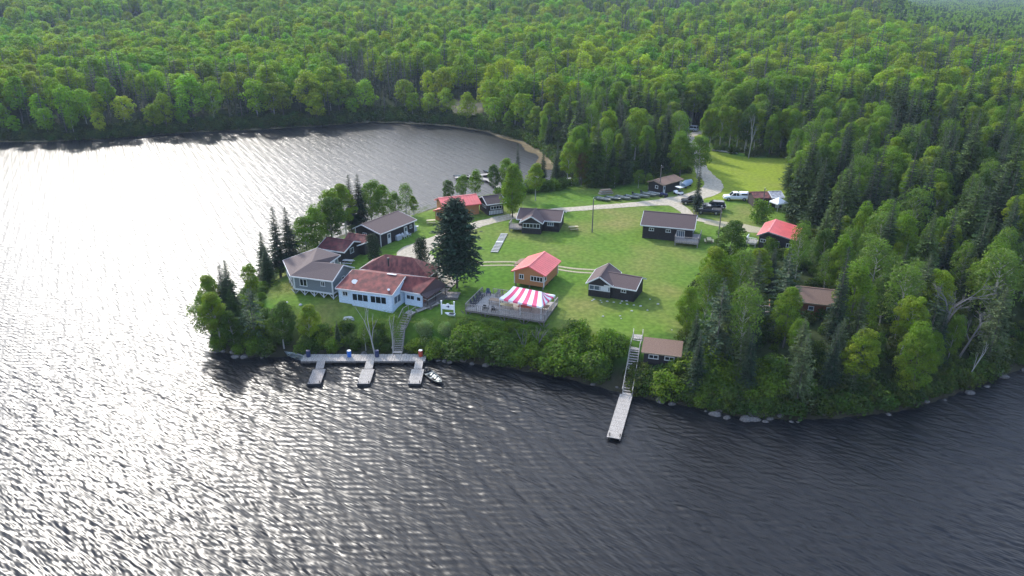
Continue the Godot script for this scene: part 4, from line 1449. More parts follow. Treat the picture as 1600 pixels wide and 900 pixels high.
func make_docks() -> void:
	var t := thing("dock", "long grey plank dock with three floating fingers below the white lodge", "dock", Vector3(-21.3, 0, -93.6), deg_to_rad(0))
	planks(t, Vector3(-8.9, 0.55, 0), Vector3(8.9, 0.55, 0), 2.1, 0.4, M.wood_pale)
	for z in [-0.98, 0.98]:
		boxpart("beam", t, Vector3(0, 0.40, z), Vector3(17.8, 0.22, 0.14), M.wood_old)
	for x in [-8.3, -5.0, -1.6, 1.8, 5.2, 8.3]:
		boxpart("crib", t, Vector3(x, -0.30, 0), Vector3(1.1, 1.15, 1.8), M.wood_dark)
	for s in [[-5.9, 0.45, "wood_grey"], [1.1, 0.10, "wood_pale"], [8.1, 0.0, "wood_pale"]]:
		var x: float = s[0]
		planks(t, Vector3(x - 0.05, 0.54, 1.1), Vector3(x + s[1] * 0.4, 0.44, 3.1), 1.15, 0.33, M[s[2]])
		planks(t, Vector3(x + s[1] * 0.4, 0.40, 3.2), Vector3(x + s[1], 0.40, 7.2), 1.75, 0.36, M[s[2]])
		boxpart("float", t, Vector3(x + s[1] * 0.7, 0.10, 5.2), Vector3(1.7, 0.5, 3.95), M.black_plastic)
		for k in [-1.0, 1.0]:
			var c := MB.new()
			c.tube(Vector3(x + s[1] + k * 0.72, -0.8, 7.0), Vector3(x + s[1] + k * 0.72, 0.75, 7.0), 0.06, 0.06, 6)
			part("mooring_post", c.mesh(M.wood_dark), t)
	# barrels and boxes standing on the dock
	var spots := [[-29.4, -93.9, "navy", "dark blue barrel at the left end of the long dock"], [-23.5, -93.9, "blue", "bright blue barrel with white lid standing on the long dock"], [-19.5, -93.9, "navy", "dark blue barrel at the middle finger of the long dock"], [-13.2, -94.0, "red_paint", "rust-red barrel at the right end of the long dock"]]
	for s in spots:
		var b := thing("barrel", s[3], "barrel", Vector3(s[0], 0.59, s[1]))
		var m := MB.new()
		var rings := []
		for q in [[0.0, 0.29], [0.06, 0.31], [0.3, 0.31], [0.33, 0.33], [0.36, 0.31], [0.6, 0.31], [0.63, 0.33], [0.66, 0.31], [0.88, 0.31], [0.92, 0.29]]:
			var ring := []
			for k in 12:
				ring.append(Vector3(cos(TAU * k / 12) * q[1], q[0], sin(TAU * k / 12) * q[1]))
			rings.append(ring)
		m.loft(rings)
		part("body", m.mesh(M[s[2]]), b)
		var l := MB.new()
		l.tube(Vector3(0, 0.92, 0), Vector3(0, 0.98, 0), 0.30, 0.29, 12)
		part("lid", l.mesh(M.trim if s[2] != "navy" else M.navy), b)
	# right-hand dock
	t = thing("dock", "narrow grey plank dock at the foot of the right-hand stairs", "dock", Vector3(13.4, 0, -78.2))
	planks(t, Vector3(1.55, 0.62, -4.9), Vector3(-1.35, 0.45, 4.75), 1.65, 0.36, M.wood_pale)
	for s in [-1.0, 1.0]:
		var side: Vector3 = Vector3(0.957, 0, 0.288) * 0.74 * s
		barpart("beam", t, Vector3(1.55, 0.46, -4.9) + side, Vector3(-1.35, 0.29, 4.75) + side, 0.14, 0.24, M.wood_old)
	for k in [[-0.9, 3.4], [0.2, -0.4], [1.2, -3.4]]:
		boxpart("crib", t, Vector3(k[0], -0.3, k[1]), Vector3(1.2, 1.0, 1.1), M.wood_dark, Basis(Vector3.UP, 0.29))
	for k in [[-1.75, 4.3], [-0.55, 4.6]]:
		var c := MB.new()
		c.tube(Vector3(k[0], -0.6, k[1]), Vector3(k[0], 0.95, k[1]), 0.06, 0.06, 6)
		part("mooring_post", c.mesh(M.wood_dark), t)
	# bay dock: two fingers and a gangway
	t = thing("dock", "pale dock with side fingers in the bay behind the cabins", "dock", Vector3(-9.0, 0, -203.0))
	planks(t, Vector3(-7.0, 0.5, 1.6), Vector3(2.0, 0.5, -2.4), 1.6, 0.45, M.wood_pale)
	planks(t, Vector3(-2.5, 0.52, -0.6), Vector3(2.6, 0.55, 4.6), 1.5, 0.45, M.wood_pale)
	planks(t, Vector3(-0.6, 0.52, -1.2), Vector3(4.4, 0.52, -4.4), 1.2, 0.45, M.wood_pale)
	planks(t, Vector3(2.6, 0.55, 4.6), Vector3(6.5, 0.7, 15.5), 1.3, 0.45, M.wood_pale)
	for q in [[-6.0, 1.2], [-2.2, -0.5], [1.6, -2.2], [4.0, -4.1], [2.4, 4.4], [4.6, 10.0]]:
		boxpart("float", t, Vector3(q[0], 0.1, q[1]), Vector3(1.5, 0.6, 1.2), M.wood_dark)

func stairs(t: Node, flights: Array, width: float, m_: String, railm: String) -> void:
	# flights: [top of flight ..] points; a tread every 0.3 m, landings where two points share a height
	for i in flights.size() - 1:
		var a: Vector3 = flights[i]
		var b: Vector3 = flights[i + 1]
		var flat := Vector3(b.x - a.x, 0, b.z - a.z)
		var f := flat.normalized()
		var side := f.cross(Vector3.UP)
		var bas := Basis(f, Vector3.UP, side)
		if absf(a.y - b.y) < 0.05:
			planks(t, a, b, width, 0.32, M[m_], "landing_board")
			for s in [-1.0, 1.0]:
				barpart("landing_joist", t, a + side * s * (width / 2 - 0.06) - Vector3(0, 0.14, 0), b + side * s * (width / 2 - 0.06) - Vector3(0, 0.14, 0), 0.08, 0.2, M.wood_old)
				boxpart("landing_post", t, b + side * s * (width / 2 - 0.1) - Vector3(0, 0.95, 0), Vector3(0.12, 1.5, 0.12), M.wood_old)
		else:
			var n := maxi(1, int(round(absf(a.y - b.y) / 0.19)))
			var mesh := bxm(Vector3(flat.length() / n * 0.72, 0.06, width - 0.1), M[m_])
			for k in n:
				part("tread", mesh, t, Transform3D(bas, a.lerp(b, (k + 0.5) / n)))
			for s in [-1.0, 1.0]:
				barpart("stringer", t, a + side * s * (width / 2) - Vector3(0, 0.10, 0), b + side * s * (width / 2) - Vector3(0, 0.10, 0), 0.06, 0.26, M[railm])
		for s in [-1.0, 1.0]:
			barpart("handrail", t, a + side * s * (width / 2 + 0.03) + Vector3(0, 0.9, 0), b + side * s * (width / 2 + 0.03) + Vector3(0, 0.9, 0), 0.08, 0.08, M[railm])
			boxpart("rail_post", t, a + side * s * (width / 2 + 0.03) + Vector3(0, 0.40, 0), Vector3(0.08, 0.98, 0.08), M[railm])

func make_stairs() -> void:
	var t := thing("stairs", "grey wooden stairs climbing from the long dock to the white lodge", "stairs", Vector3(-16.6, 0.55, -94.8))
	var o := t.position
	var pts := []
	for p in [[-15.3, 4.0, -102.3], [-15.9, 3.95, -101.2], [-16.5, 2.95, -99.0], [-16.6, 2.95, -98.2], [-16.7, 0.75, -95.6], [-16.75, 0.66, -94.6]]:
		pts.append(Vector3(p[0], p[1], p[2]) - o)
	stairs(t, pts, 1.35, "wood_pale", "wood_grey")
	t = thing("stairs", "long grey wooden stairs with landings beside the boathouse down to the right-hand dock", "stairs", Vector3(15.3, 0.6, -83.4))
	o = t.position
	pts = []
	for p in [[18.0, 4.05, -94.0], [17.75, 4.05, -92.6], [17.3, 3.5, -91.4], [17.0, 3.5, -90.3], [16.3, 2.15, -87.6], [16.15, 2.15, -87.0], [15.2, 0.72, -83.6], [15.0, 0.64, -82.9]]:
		pts.append(Vector3(p[0], p[1], p[2]) - o)
	stairs(t, pts, 1.25, "wood_pale", "wood_pale")
	# steps laid on the lawn
	t = thing("lawn_steps", "pale plank steps laid on the sloping lawn below the deck cabin", "steps", on(-2.4, -132.0), 0)
	for i in 14:
		var f := i / 13.0
		var x := lerpf(-1.55, -3.25, f)
		var z := lerpf(-136.9, -127.2, f)
		boxpart("tread", t, on(x, z, 0.16) - t.position, Vector3(1.35, 0.09, 0.34), M.canvas_white if i == 6 else M.stone_white, Basis(Vector3.UP, -0.17))
	for s in [-0.6, 0.6]:
		barpart("stringer", t, on(-1.55 + s, -137.1, 0.02) - t.position, on(-3.25 + s, -127.0, 0.02) - t.position, 0.1, 0.2, M.wood_grey)

func chair(at: Vector3, turn: float, label: String, group: String, m_ := "chair_dark") -> void:
	var t := thing("deck_chair", label, "chair", at, turn, group)
	boxpart("seat", t, Vector3(0, 0.36, 0.05), Vector3(0.56, 0.05, 0.55), M[m_], Basis(Vector3.RIGHT, -0.18))
	for i in 5:
		boxpart("back_slat", t, Vector3(-0.22 + 0.11 * i, 0.66, -0.32), Vector3(0.095, 0.78 - 0.05 * absf(i - 2), 0.03), M[m_], Basis(Vector3.RIGHT, -0.36))
	for s in [-1.0, 1.0]:
		boxpart("armrest", t, Vector3(s * 0.34, 0.56, 0.02), Vector3(0.13, 0.035, 0.72), M[m_])
		boxpart("leg", t, Vector3(s * 0.34, 0.27, 0.30), Vector3(0.06, 0.54, 0.09), M[m_])
		boxpart("leg", t, Vector3(s * 0.34, 0.24, -0.30), Vector3(0.06, 0.48, 0.09), M[m_])

func table(at: Vector3, turn: float, label: String, w: float, d: float, m_: String) -> void:
	var t := thing("table", label, "table", at, turn)
	boxpart("tabletop", t, Vector3(0, 0.74, 0), Vector3(w, 0.05, d), M[m_])
	for s in [[-1, -1], [-1, 1], [1, -1], [1, 1]]:
		boxpart("leg", t, Vector3(s[0] * (w / 2 - 0.08), 0.36, s[1] * (d / 2 - 0.08)), Vector3(0.07, 0.71, 0.07), M.wood_old)

func picnic(at: Vector3, turn: float, label: String, m_ := "wood_yellow") -> void:
	var t := thing("picnic_table", label, "table", at, turn, "picnic tables on the grass")
	for i in 5:
		boxpart("top_board", t, Vector3(0, 0.75, -0.34 + 0.17 * i), Vector3(1.85, 0.045, 0.155), M[m_])
	for s in [-1.0, 1.0]:
		for k in 2:
			boxpart("bench_board", t, Vector3(0, 0.44, s * (0.66 + 0.16 * k)), Vector3(1.85, 0.045, 0.15), M[m_])
		for e in [-1.0, 1.0]:
			barpart("leg", t, Vector3(e * 0.62, -0.03, s * 0.62), Vector3(e * 0.62, 0.72, s * 0.2), 0.05, 0.1, M.wood_tan)
	for e in [-1.0, 1.0]:
		barpart("bench_beam", t, Vector3(e * 0.67, 0.40, -0.85), Vector3(e * 0.67, 0.40, 0.85), 0.05, 0.09, M.wood_tan)

func make_tent_deck() -> void:
	var yaw := deg_to_rad(-19.3)
	var t := thing("deck", "large grey railed timber deck over the bank, carrying the striped tent", "deck", Vector3(0.0, 4.0, -102.6), yaw)
	var w := 12.6
	var d := 7.2
	deck(t, Transform3D(), w, d, 0.7, [[-w / 2 + 0.06, d / 2 - 0.06, w / 2 - 0.06, d / 2 - 0.06], [w / 2 - 0.06, d / 2 - 0.06, w / 2 - 0.06, -d / 2 + 0.06], [-w / 2 + 0.06, d / 2 - 0.06, -w / 2 + 0.06, -d / 2 + 0.06], [-w / 2 + 1.9, -d / 2 + 0.06, 0.4, -d / 2 + 0.06]], {"drop": 2.6, "brace": true, "joist": "wood_old", "wood": "wood_pale", "rail": "wood_grey"})
	var X := t.transform
	# striped tent
	var c: Vector3 = X * Vector3(2.55, 0.7, 0.25)
	var tent := thing("tent", "pink and white striped party tent on the large deck", "tent", c, yaw + deg_to_rad(-8))
	var hx := 3.5
	var hz := 2.5
	var ey := 2.05
	var rx := 2.35
	var ry := 3.3
	var n := 9
	var strip := func(a0: Vector3, a1: Vector3, b0: Vector3, b1: Vector3, pink: bool) -> void:
		# a: on the eave, b: on the ridge; the cloth sags a little between
		var m := MB.new()
		var rows := []
		for i in 7:
			var f := i / 6.0
			var sag := Vector3(0, -0.16 * sin(PI * f), 0)
			rows.append([a0.lerp(b0, f) + sag, a1.lerp(b1, f) + sag])
		m.loft(rows, false, false)
		var v := Vector3(0, -0.28, 0)
		m.quad(a0, a1, a1 + v, a0 + v)
		part("canopy_stripe", m.mesh(M.canvas_pink if pink else M.canvas_white), tent)
	for s in [1.0, -1.0]:
		for i in n:
			var f0 := float(i) / n
			var f1 := float(i + 1) / n
			strip.call(Vector3(lerpf(-hx, hx, f0), ey, s * hz), Vector3(lerpf(-hx, hx, f1), ey, s * hz), Vector3(lerpf(-rx, rx, f0), ry, 0), Vector3(lerpf(-rx, rx, f1), ry, 0), i % 2 == 1)
		for i in 7:
			var f0 := i / 7.0
			var f1 := (i + 1) / 7.0
			strip.call(Vector3(s * hx, ey, lerpf(-hz, hz, f0)), Vector3(s * hx, ey, lerpf(-hz, hz, f1)), Vector3(s * rx, ry, 0), Vector3(s * rx, ry, 0.0), i % 2 == 1)
	for px in [-hx + 0.06, 0.0, hx - 0.06]:
		for pz in [-hz + 0.06, hz - 0.06]:
			var m := MB.new()
			m.tube(Vector3(px, 0.0, pz), Vector3(px, ey - 0.02, pz), 0.045, 0.045, 8)
			part("pole", m.mesh(M.trim), tent)
	for i in 4:
		chair(X * Vector3(-5.7, 0.7, 1.9 - 1.25 * i), yaw + PI / 2, ["dark deck chair at the left railing, nearest the lake", "dark deck chair at the left railing, second from the lake", "dark deck chair at the left railing, third from the lake", "dark deck chair at the left railing, farthest from the lake"][i], "dark chairs on the large deck")
	chair(X * Vector3(-5.0, 0.7, -2.9), yaw + 0.5, "blue-black deck chair in the rear left corner of the large deck", "dark chairs on the large deck", "navy")
	chair(X * Vector3(-3.3, 0.7, 2.6), yaw + PI, "black deck chair at the front railing, left of its twin", "dark chairs on the large deck", "black_plastic")
	chair(X * Vector3(-1.9, 0.7, 2.75), yaw + PI, "black deck chair at the front railing, right of its twin", "dark chairs on the large deck", "black_plastic")
	chair(X * Vector3(-3.3, 0.7, -2.9), yaw, "grey deck chair at the rear railing of the large deck", "dark chairs on the large deck", "wood_grey")
	table(X * Vector3(-2.6, 0.7, 0.1), yaw, "tan wooden table in the open part of the large deck", 2.0, 1.1, "wood_tan")
	table(X * Vector3(-0.5, 0.7, 1.3), yaw, "pale cloth-covered table at the tent's left side", 2.0, 0.9, "wood_yellow")
	table(X * Vector3(2.4, 0.7, 1.0), yaw, "red-topped table in the shade of the tent", 2.0, 0.9, "red_paint")
	table(X * Vector3(5.4, 0.7, 0.0), yaw, "tan table at the right end of the large deck", 0.9, 1.2, "wood_tan")

func rounded(hw: float, y0: float, y1: float, z: float, b := 0.12) -> Array:
	return [Vector3(-hw + b, y0, z), Vector3(-hw, y0 + b, z), Vector3(-hw, y1 - b, z), Vector3(-hw + b, y1, z), Vector3(hw - b, y1, z), Vector3(hw, y1 - b, z), Vector3(hw, y0 + b, z), Vector3(hw - b, y0, z)]

func vehicle(called: String, label: String, category: String, at: Vector3, turn: float, paint: String, o := {}) -> void:
	var t := thing(called, label, category, at, turn)
	var len: float = o.get("len", 5.4)
	var hw := 0.95
	var h := len / 2
	var pick: bool = o.get("pickup", true)
	var body := MB.new()
	body.loft([rounded(hw - 0.12, 0.5, 0.92, -h), rounded(hw - 0.02, 0.42, 1.04, -h + 0.25), rounded(hw, 0.38, 1.1, -h + 1.3), rounded(hw, 0.38, 1.12, 0.0), rounded(hw, 0.40, 1.12, h - 0.3), rounded(hw - 0.06, 0.48, 1.08, h)])
	part("body", body.mesh(M[paint]), t)
	var c0 := -h + 1.35
	var c1 := 0.65 if pick else h - 0.15
	var top := 1.82
	var cab := MB.new()
	cab.loft([rounded(hw - 0.08, 1.08, 1.13, c0, 0.02), rounded(hw - 0.2, 1.08, top - 0.06, c0 + 0.75, 0.02), rounded(hw - 0.2, 1.08, top - 0.04, c1 - 0.3, 0.02), rounded(hw - 0.12, 1.08, 1.14, c1, 0.02)])
	part("windows", cab.mesh(M.glass), t)
	var roof := MB.new()
	roof.loft([rounded(hw - 0.24, top - 0.08, top - 0.02, c0 + 0.72, 0.02), rounded(hw - 0.2, top - 0.07, top + 0.03, c0 + 1.0, 0.03), rounded(hw - 0.2, top - 0.07, top + 0.03, c1 - 0.5, 0.03), rounded(hw - 0.24, top - 0.08, top - 0.02, c1 - 0.26, 0.02)])
	part("roof", roof.mesh(M[paint]), t)
	for s in [-1.0, 1.0]:
		for q in [[c0 + 0.04, 1.12, c0 + 0.76, top - 0.05], [c1 - 0.05, 1.12, c1 - 0.30, top - 0.05], [(c0 + c1) / 2 + 0.25, 1.12, (c0 + c1) / 2 + 0.25, top - 0.05]]:
			barpart("pillar", t, Vector3(s * (hw - 0.10), q[1], q[0]), Vector3(s * (hw - 0.20), q[3], q[2]), 0.09, 0.09, M[paint])
	if pick:
		if o.get("cap", false):
			var cp := MB.new()
			cp.loft([rounded(hw - 0.06, 1.1, 1.80, 0.72, 0.08), rounded(hw - 0.06, 1.1, 1.84, 1.4, 0.1), rounded(hw - 0.06, 1.1, 1.80, h - 0.1, 0.08)])
			part("bed_cap", cp.mesh(M[paint]), t)
			for s in [-1.0, 1.0]:
				boxpart("side_glass", t, Vector3(s * (hw - 0.055), 1.5, 1.6), Vector3(0.02, 0.3, 1.3), M.glass)
		else:
			boxpart("bed", t, Vector3(0, 1.105, (0.75 + h - 0.12) / 2), Vector3(1.5, 0.05, h - 0.95), M.interior)
	for s in [-1.0, 1.0]:
		for z in [-h + 1.0, h - 1.15]:
			var w := MB.new()
			w.tube(Vector3(s * 0.74, 0.38, z), Vector3(s * 0.98, 0.38, z), 0.38, 0.38, 16)
			var wo := part("wheel", w.mesh(M.tyre), t)
			var rm := MB.new()
			rm.tube(Vector3(s * 0.981, 0.38, z), Vector3(s * 0.99, 0.38, z), 0.22, 0.2, 12)
			part("rim", rm.mesh(M.chrome), wo)
		boxpart("headlight", t, Vector3(s * 0.68, 0.82, -h - 0.0), Vector3(0.3, 0.16, 0.08), M.lamp_lens)
		boxpart("tail_light", t, Vector3(s * 0.80, 0.86, h + 0.0), Vector3(0.14, 0.3, 0.06), M.tail_lens)
		boxpart("mirror", t, Vector3(s * 1.04, 1.18, c0 + 0.45), Vector3(0.16, 0.16, 0.08), M[paint])
	boxpart("bumper", t, Vector3(0, 0.5, -h - 0.02), Vector3(1.6, 0.16, 0.14), M.chrome)
	boxpart("bumper", t, Vector3(0, 0.55, h + 0.02), Vector3(1.6, 0.16, 0.12), M.chrome)
	boxpart("grille", t, Vector3(0, 0.8, -h + 0.01), Vector3(0.95, 0.2, 0.06), M.black_plastic)

func boat(at: Vector3, turn: float, label: String, group: String, m_: String, motor: bool, pitch := 0.0) -> void:
	var t := thing("motorboat", label, "boat", at, turn, group)
	t.rotation.x = pitch
	var hull := MB.new()
	var inner := MB.new()
	var outer_r := []
	var inner_r := []
	for s in [[-2.1, 0.02, 0.55, 0.58, 0.30], [-1.7, 0.28, 0.38, 0.56, 0.14], [-1.0, 0.58, 0.16, 0.52, 0.03], [0.0, 0.72, 0.08, 0.50, 0.0], [1.2, 0.74, 0.06, 0.50, 0.0], [2.05, 0.70, 0.08, 0.50, 0.0]]:
		var z: float = s[0]
		var b: float = s[1]
		outer_r.append([Vector3(-b, s[3], z), Vector3(-b * 0.86, s[2] + 0.1, z), Vector3(0, s[4], z), Vector3(b * 0.86, s[2] + 0.1, z), Vector3(b, s[3], z)])
		var c := maxf(0.01, b - 0.05)
		inner_r.append([Vector3(-c, s[3], z + 0.03), Vector3(-c * 0.84, s[2] + 0.16, z + 0.03), Vector3(0, s[4] + 0.08, z + 0.03), Vector3(c * 0.84, s[2] + 0.16, z + 0.03), Vector3(c, s[3], z + 0.03)])
	hull.loft(outer_r, false, false)
	for k in range(1, 4):
		hull.tri(outer_r[5][0], outer_r[5][k], outer_r[5][k + 1])
	for i in 5:      # gunwales
		hull.quad(outer_r[i][0], outer_r[i + 1][0], inner_r[i + 1][0], inner_r[i][0])
		hull.quad(outer_r[i][4], outer_r[i + 1][4], inner_r[i + 1][4], inner_r[i][4])
	part("hull", hull.mesh(M[m_]), t)
	inner.loft(inner_r, false, false)
	part("inside", inner.mesh(M.alu), t)
	for z in [-0.9, 0.25, 1.45]:
		boxpart("bench", t, Vector3(0, 0.36, z), Vector3(1.05 if z < -0.5 else 1.3, 0.05, 0.3), M.alu)
	if motor:
		var m := boxpart("outboard_motor", t, Vector3(0, 0.75, 2.2), Vector3(0.26, 0.42, 0.4), M.black_plastic)
		boxpart("leg", m, Vector3(0, -0.5, 0.05), Vector3(0.1, 0.6, 0.16), M.black_plastic)

func make_yard() -> void:
	var I := Transform3D()
	vehicle("pickup_truck", "white pickup truck with a white bed cap parked in front of the shed", "pickup truck", on(50.6, -160.4, 0.03), deg_to_rad(86), "paint_white", {"cap": true, "len": 5.6})
	vehicle("pickup_truck", "black pickup truck parked nearest the long dark cabin", "pickup truck", on(41.9, -150.2, 0.03), deg_to_rad(78), "paint_navy", {"len": 5.3})
	vehicle("parked_car", "black car parked just behind the black pickup truck", "car", on(43.8, -153.4, 0.03), deg_to_rad(75), "paint_black", {"pickup": false, "len": 4.9})
	vehicle("parked_car", "dark car with pale bonnet half hidden behind the lone spruce by the yard", "car", on(39.9, -157.0, 0.03), deg_to_rad(80), "paint_black", {"pickup": false, "len": 4.8})
	vehicle("parked_car", "silver-blue car parked under the far trees where the lane leaves the field", "car", on(59.8, -245.6, 0.03), deg_to_rad(60), "paint_silver", {"pickup": false, "len": 4.6})
	vehicle("parked_car", "dark car in the shade of the far trees beside a silver-blue car", "car", on(55.4, -243.4, 0.03), deg_to_rad(60), "paint_navy", {"pickup": false, "len": 4.6})
	# golf cart
	var t := thing("golf_cart", "white golf cart parked beside the workshop shed", "golf cart", on(38.6, -165.3, 0.0), deg_to_rad(30))
	var gm := MB.new()
	gm.loft([rounded(0.5, 0.28, 0.75, -1.1, 0.08), rounded(0.58, 0.25, 0.62, -0.5, 0.08), rounded(0.58, 0.25, 0.45, 0.0, 0.05), rounded(0.58, 0.25, 0.75, 0.3, 0.08), rounded(0.55, 0.3, 0.72, 1.1, 0.08)])
	part("body", gm.mesh(M.paint_white), t)
	boxpart("seat", t, Vector3(0, 0.82, 0.5), Vector3(1.0, 0.14, 0.5), M.black_plastic)
	boxpart("canopy", t, Vector3(0, 1.78, 0.1), Vector3(1.15, 0.07, 1.6), M.paint_white)
	for s in [[-1, -0.6], [1, -0.6], [-1, 0.8], [1, 0.8]]:
		boxpart("canopy_post", t, Vector3(s[0] * 0.5, 1.2, s[1]), Vector3(0.05, 1.1, 0.05), M.black_plastic)
		var w := MB.new()
		w.tube(Vector3(s[0] * 0.42, 0.22, s[1] * 1.1), Vector3(s[0] * 0.62, 0.22, s[1] * 1.1), 0.23, 0.23, 12)
		part("wheel", w.mesh(M.tyre), t)
	# boats pulled up on the grass
	var xs := [[20.6, -160.0], [22.9, -160.6], [25.2, -161.2], [27.4, -161.7], [29.6, -162.8], [31.6, -163.9], [33.2, -164.6]]
	var words := ["first", "second", "third", "fourth", "fifth", "sixth", "seventh"]
	for i in 7:
		boat(on(xs[i][0], xs[i][1], 0.05), deg_to_rad(232.0 + 4.0 * sin(i * 2.1)), "grey aluminium boat on the grass, %s from the left in the row by the lane" % words[i], "boats pulled up on the grass", "alu" if i % 2 == 0 else "alu_green", i in [4, 5])
	boat(Vector3(-10.7, -0.10, -88.3), deg_to_rad(-145), "dark motorboat moored beside the right finger of the long dock", "", "black_plastic", true)
	boat(Vector3(-14.6, -0.08, -203.6), deg_to_rad(78), "dark boat moored at the left finger of the bay dock", "boats at the bay dock", "paint_navy", true)
	boat(Vector3(-6.4, -0.08, -209.4), deg_to_rad(70), "dark boat moored at the far side of the bay dock", "boats at the bay dock", "paint_navy", true)
	boat(Vector3(-31.6, -0.1, -94.6), deg_to_rad(60), "dark rowing boat pulled in at the left end of the long dock", "", "paint_navy", false)
	# covered boat beside the shed
	t = thing("covered_boat", "long boat under a light blue tarpaulin beside the workshop shed", "boat", on(42.2, -172.4, 0.35), deg_to_rad(-35))
	var cb := MB.new()
	var rings := []
	for s in [[-2.9, 0.1, 0.55], [-2.3, 0.55, 0.75], [-1.0, 0.85, 0.95], [0.6, 0.95, 1.15], [2.2, 0.9, 0.95], [2.7, 0.75, 0.7]]:
		var r := []
		for k in 9:
			var a := PI * k / 8.0
			r.append(Vector3(cos(a) * s[1], 0.35 + sin(a) * s[2] * (0.9 + 0.06 * sin(k * 2.7 + s[0])), s[0]))
		rings.append(r)
	cb.loft(rings, true)
	part("tarpaulin", cb.mesh(M.lightblue), t)
	var ch := MB.new()
	ch.loft([[Vector3(-0.1, 0.35, -2.8), Vector3(0, 0.1, -2.8), Vector3(0.1, 0.35, -2.8)], [Vector3(-0.8, 0.37, -1.0), Vector3(0, -0.2, -1.0), Vector3(0.8, 0.37, -1.0)], [Vector3(-0.85, 0.37, 2.6), Vector3(0, -0.2, 2.6), Vector3(0.85, 0.37, 2.6)]])
	part("hull", ch.mesh(M.paint_white), t)
	for z in [-1.2, 1.6]:
		boxpart("cradle", t, Vector3(0, -0.2, z), Vector3(1.2, 0.35, 0.2), M.wood_dark)
	# boat trailer things right of the row
	t = thing("quad_bike", "small dark quad bike at the corner of the workshop shed", "quad bike", on(34.8, -163.2), deg_to_rad(60))
	var qb := MB.new()
	qb.loft([rounded(0.25, 0.5, 0.85, -0.8, 0.06), rounded(0.32, 0.45, 0.95, -0.3, 0.08), rounded(0.25, 0.45, 0.8, 0.2, 0.06), rounded(0.35, 0.5, 0.85, 0.8, 0.06)])
	part("body", qb.mesh(M.navy), t)
	barpart("handlebar", t, Vector3(-0.4, 1.1, -0.4), Vector3(0.4, 1.1, -0.4), 0.05, 0.05, M.black_plastic)
	for s in [[-1, -0.6], [1, -0.6], [-1, 0.6], [1, 0.6]]:
		var w := MB.new()
		w.tube(Vector3(s[0] * 0.35, 0.3, s[1]), Vector3(s[0] * 0.6, 0.3, s[1]), 0.3, 0.3, 12)
		part("wheel", w.mesh(M.tyre), t)
	# white canopy by the shed
	t = thing("canopy_tent", "small white peaked canopy beside the shed at the edge of the wood", "tent", on(57.6, -153.0), 0.4)
	var cm := MB.new()
	for k in 4:
		var a := [Vector3(-1.4, 1.75, -1.4), Vector3(1.4, 1.75, -1.4), Vector3(1.4, 1.75, 1.4), Vector3(-1.4, 1.75, 1.4)]
		cm.tri(a[k], a[(k + 1) % 4], Vector3(0, 2.75, 0))
		cm.quad(a[k], a[(k + 1) % 4], a[(k + 1) % 4] + Vector3(0, -0.25, 0), a[k] + Vector3(0, -0.25, 0))
	part("canopy", cm.mesh(M.canvas_white), t)
	for s in [[-1, -1], [-1, 1], [1, -1], [1, 1]]:
		boxpart("pole", t, Vector3(s[0] * 1.35, 0.85, s[1] * 1.35), Vector3(0.05, 1.8, 0.05), M.trim)
	# utility poles
	for q in [[15.9, -138.3, 6.9, "thin dark utility pole standing on the lawn beside a picnic table"], [38.9, -131.0, 7.6, "grey utility pole between the long dark cabin and the red-roofed one"], [34.4, -166.2, 6.5, "thin dark pole at the front corner of the workshop shed"], [54.4, -153.4, 4.6, "thin pole standing in front of the shed with red and grey roof"]]:
		t = thing("utility_pole", q[3], "pole", on(q[0], q[1]))
		var m := MB.new()
		m.tube(Vector3(0, -0.5, 0), Vector3(0, q[2], 0), 0.13, 0.09, 8)
		part("shaft", m.mesh(M.wood_old), t)
		boxpart("lamp_bracket", t, Vector3(0.2, q[2] - 0.3, 0), Vector3(0.5, 0.07, 0.07), M.chrome)
		boxpart("insulator", t, Vector3(0, q[2] + 0.08, 0), Vector3(0.1, 0.16, 0.1), M.trim)
	# picnic tables
	picnic(on(12.3, -139.6), deg_to_rad(12), "pale yellow picnic table beside the cabin with the glazed front gable")
	picnic(on(37.6, -132.4), deg_to_rad(80), "pale yellow picnic table at the foot of the grey utility pole")
	picnic(on(-29.0, -121.4), deg_to_rad(-10), "weathered white picnic table between the grey lodge and the columnar cedar", "stone_white")
	picnic(on(-16.6, -143.6), deg_to_rad(10), "pale picnic table on the grass right of the cabin with two white doors", "wood_yellow")
	# covered grills by the two-door cabin
	for q in [[-21.9, -133.9, "grey covered grill beside the near white door of the two-door cabin"], [-19.6, -138.9, "grey covered grill beside the far white door of the two-door cabin"]]:
		t = thing("grill", q[2], "grill", on(q[0], q[1]), deg_to_rad(58))
		var m := MB.new()
		m.loft([rounded(0.7, 0.0, 0.9, -0.35, 0.1), rounded(0.75, 0.0, 1.15, 0.0, 0.2), rounded(0.7, 0.0, 0.9, 0.35, 0.1)])
		part("cover", m.mesh(M.paint_silver), t)
		boxpart("shelf", t, Vector3(1.1, 0.75, 0), Vector3(0.7, 0.05, 0.5), M.trim)
		for s in [0.85, 1.35]:
			boxpart("leg", t, Vector3(s, 0.36, 0.2), Vector3(0.05, 0.74, 0.05), M.trim)
	for i in 2:
		chair(on(-20.9 + 0.7 * i, -134.9 - 1.0 * i), deg_to_rad(60), ["white garden chair nearest the near grill of the two-door cabin", "white garden chair between the two white doors of the two-door cabin"][i], "white garden chairs", "trim")
	# wooden platform and walk under the big spruce
	t = thing("platform", "low grey plank platform beside the big spruce and the lodge porch", "platform", on(-9.9, -107.5), deg_to_rad(-6))
	planks(t, Vector3(-1.5, 0.35, 0), Vector3(1.5, 0.35, 0), 2.3, 0.25, M.wood_grey)
	for s in [-1.1, 1.1]:
		boxpart("joist", t, Vector3(0, 0.15, s), Vector3(3.0, 0.34, 0.14), M.wood_old)
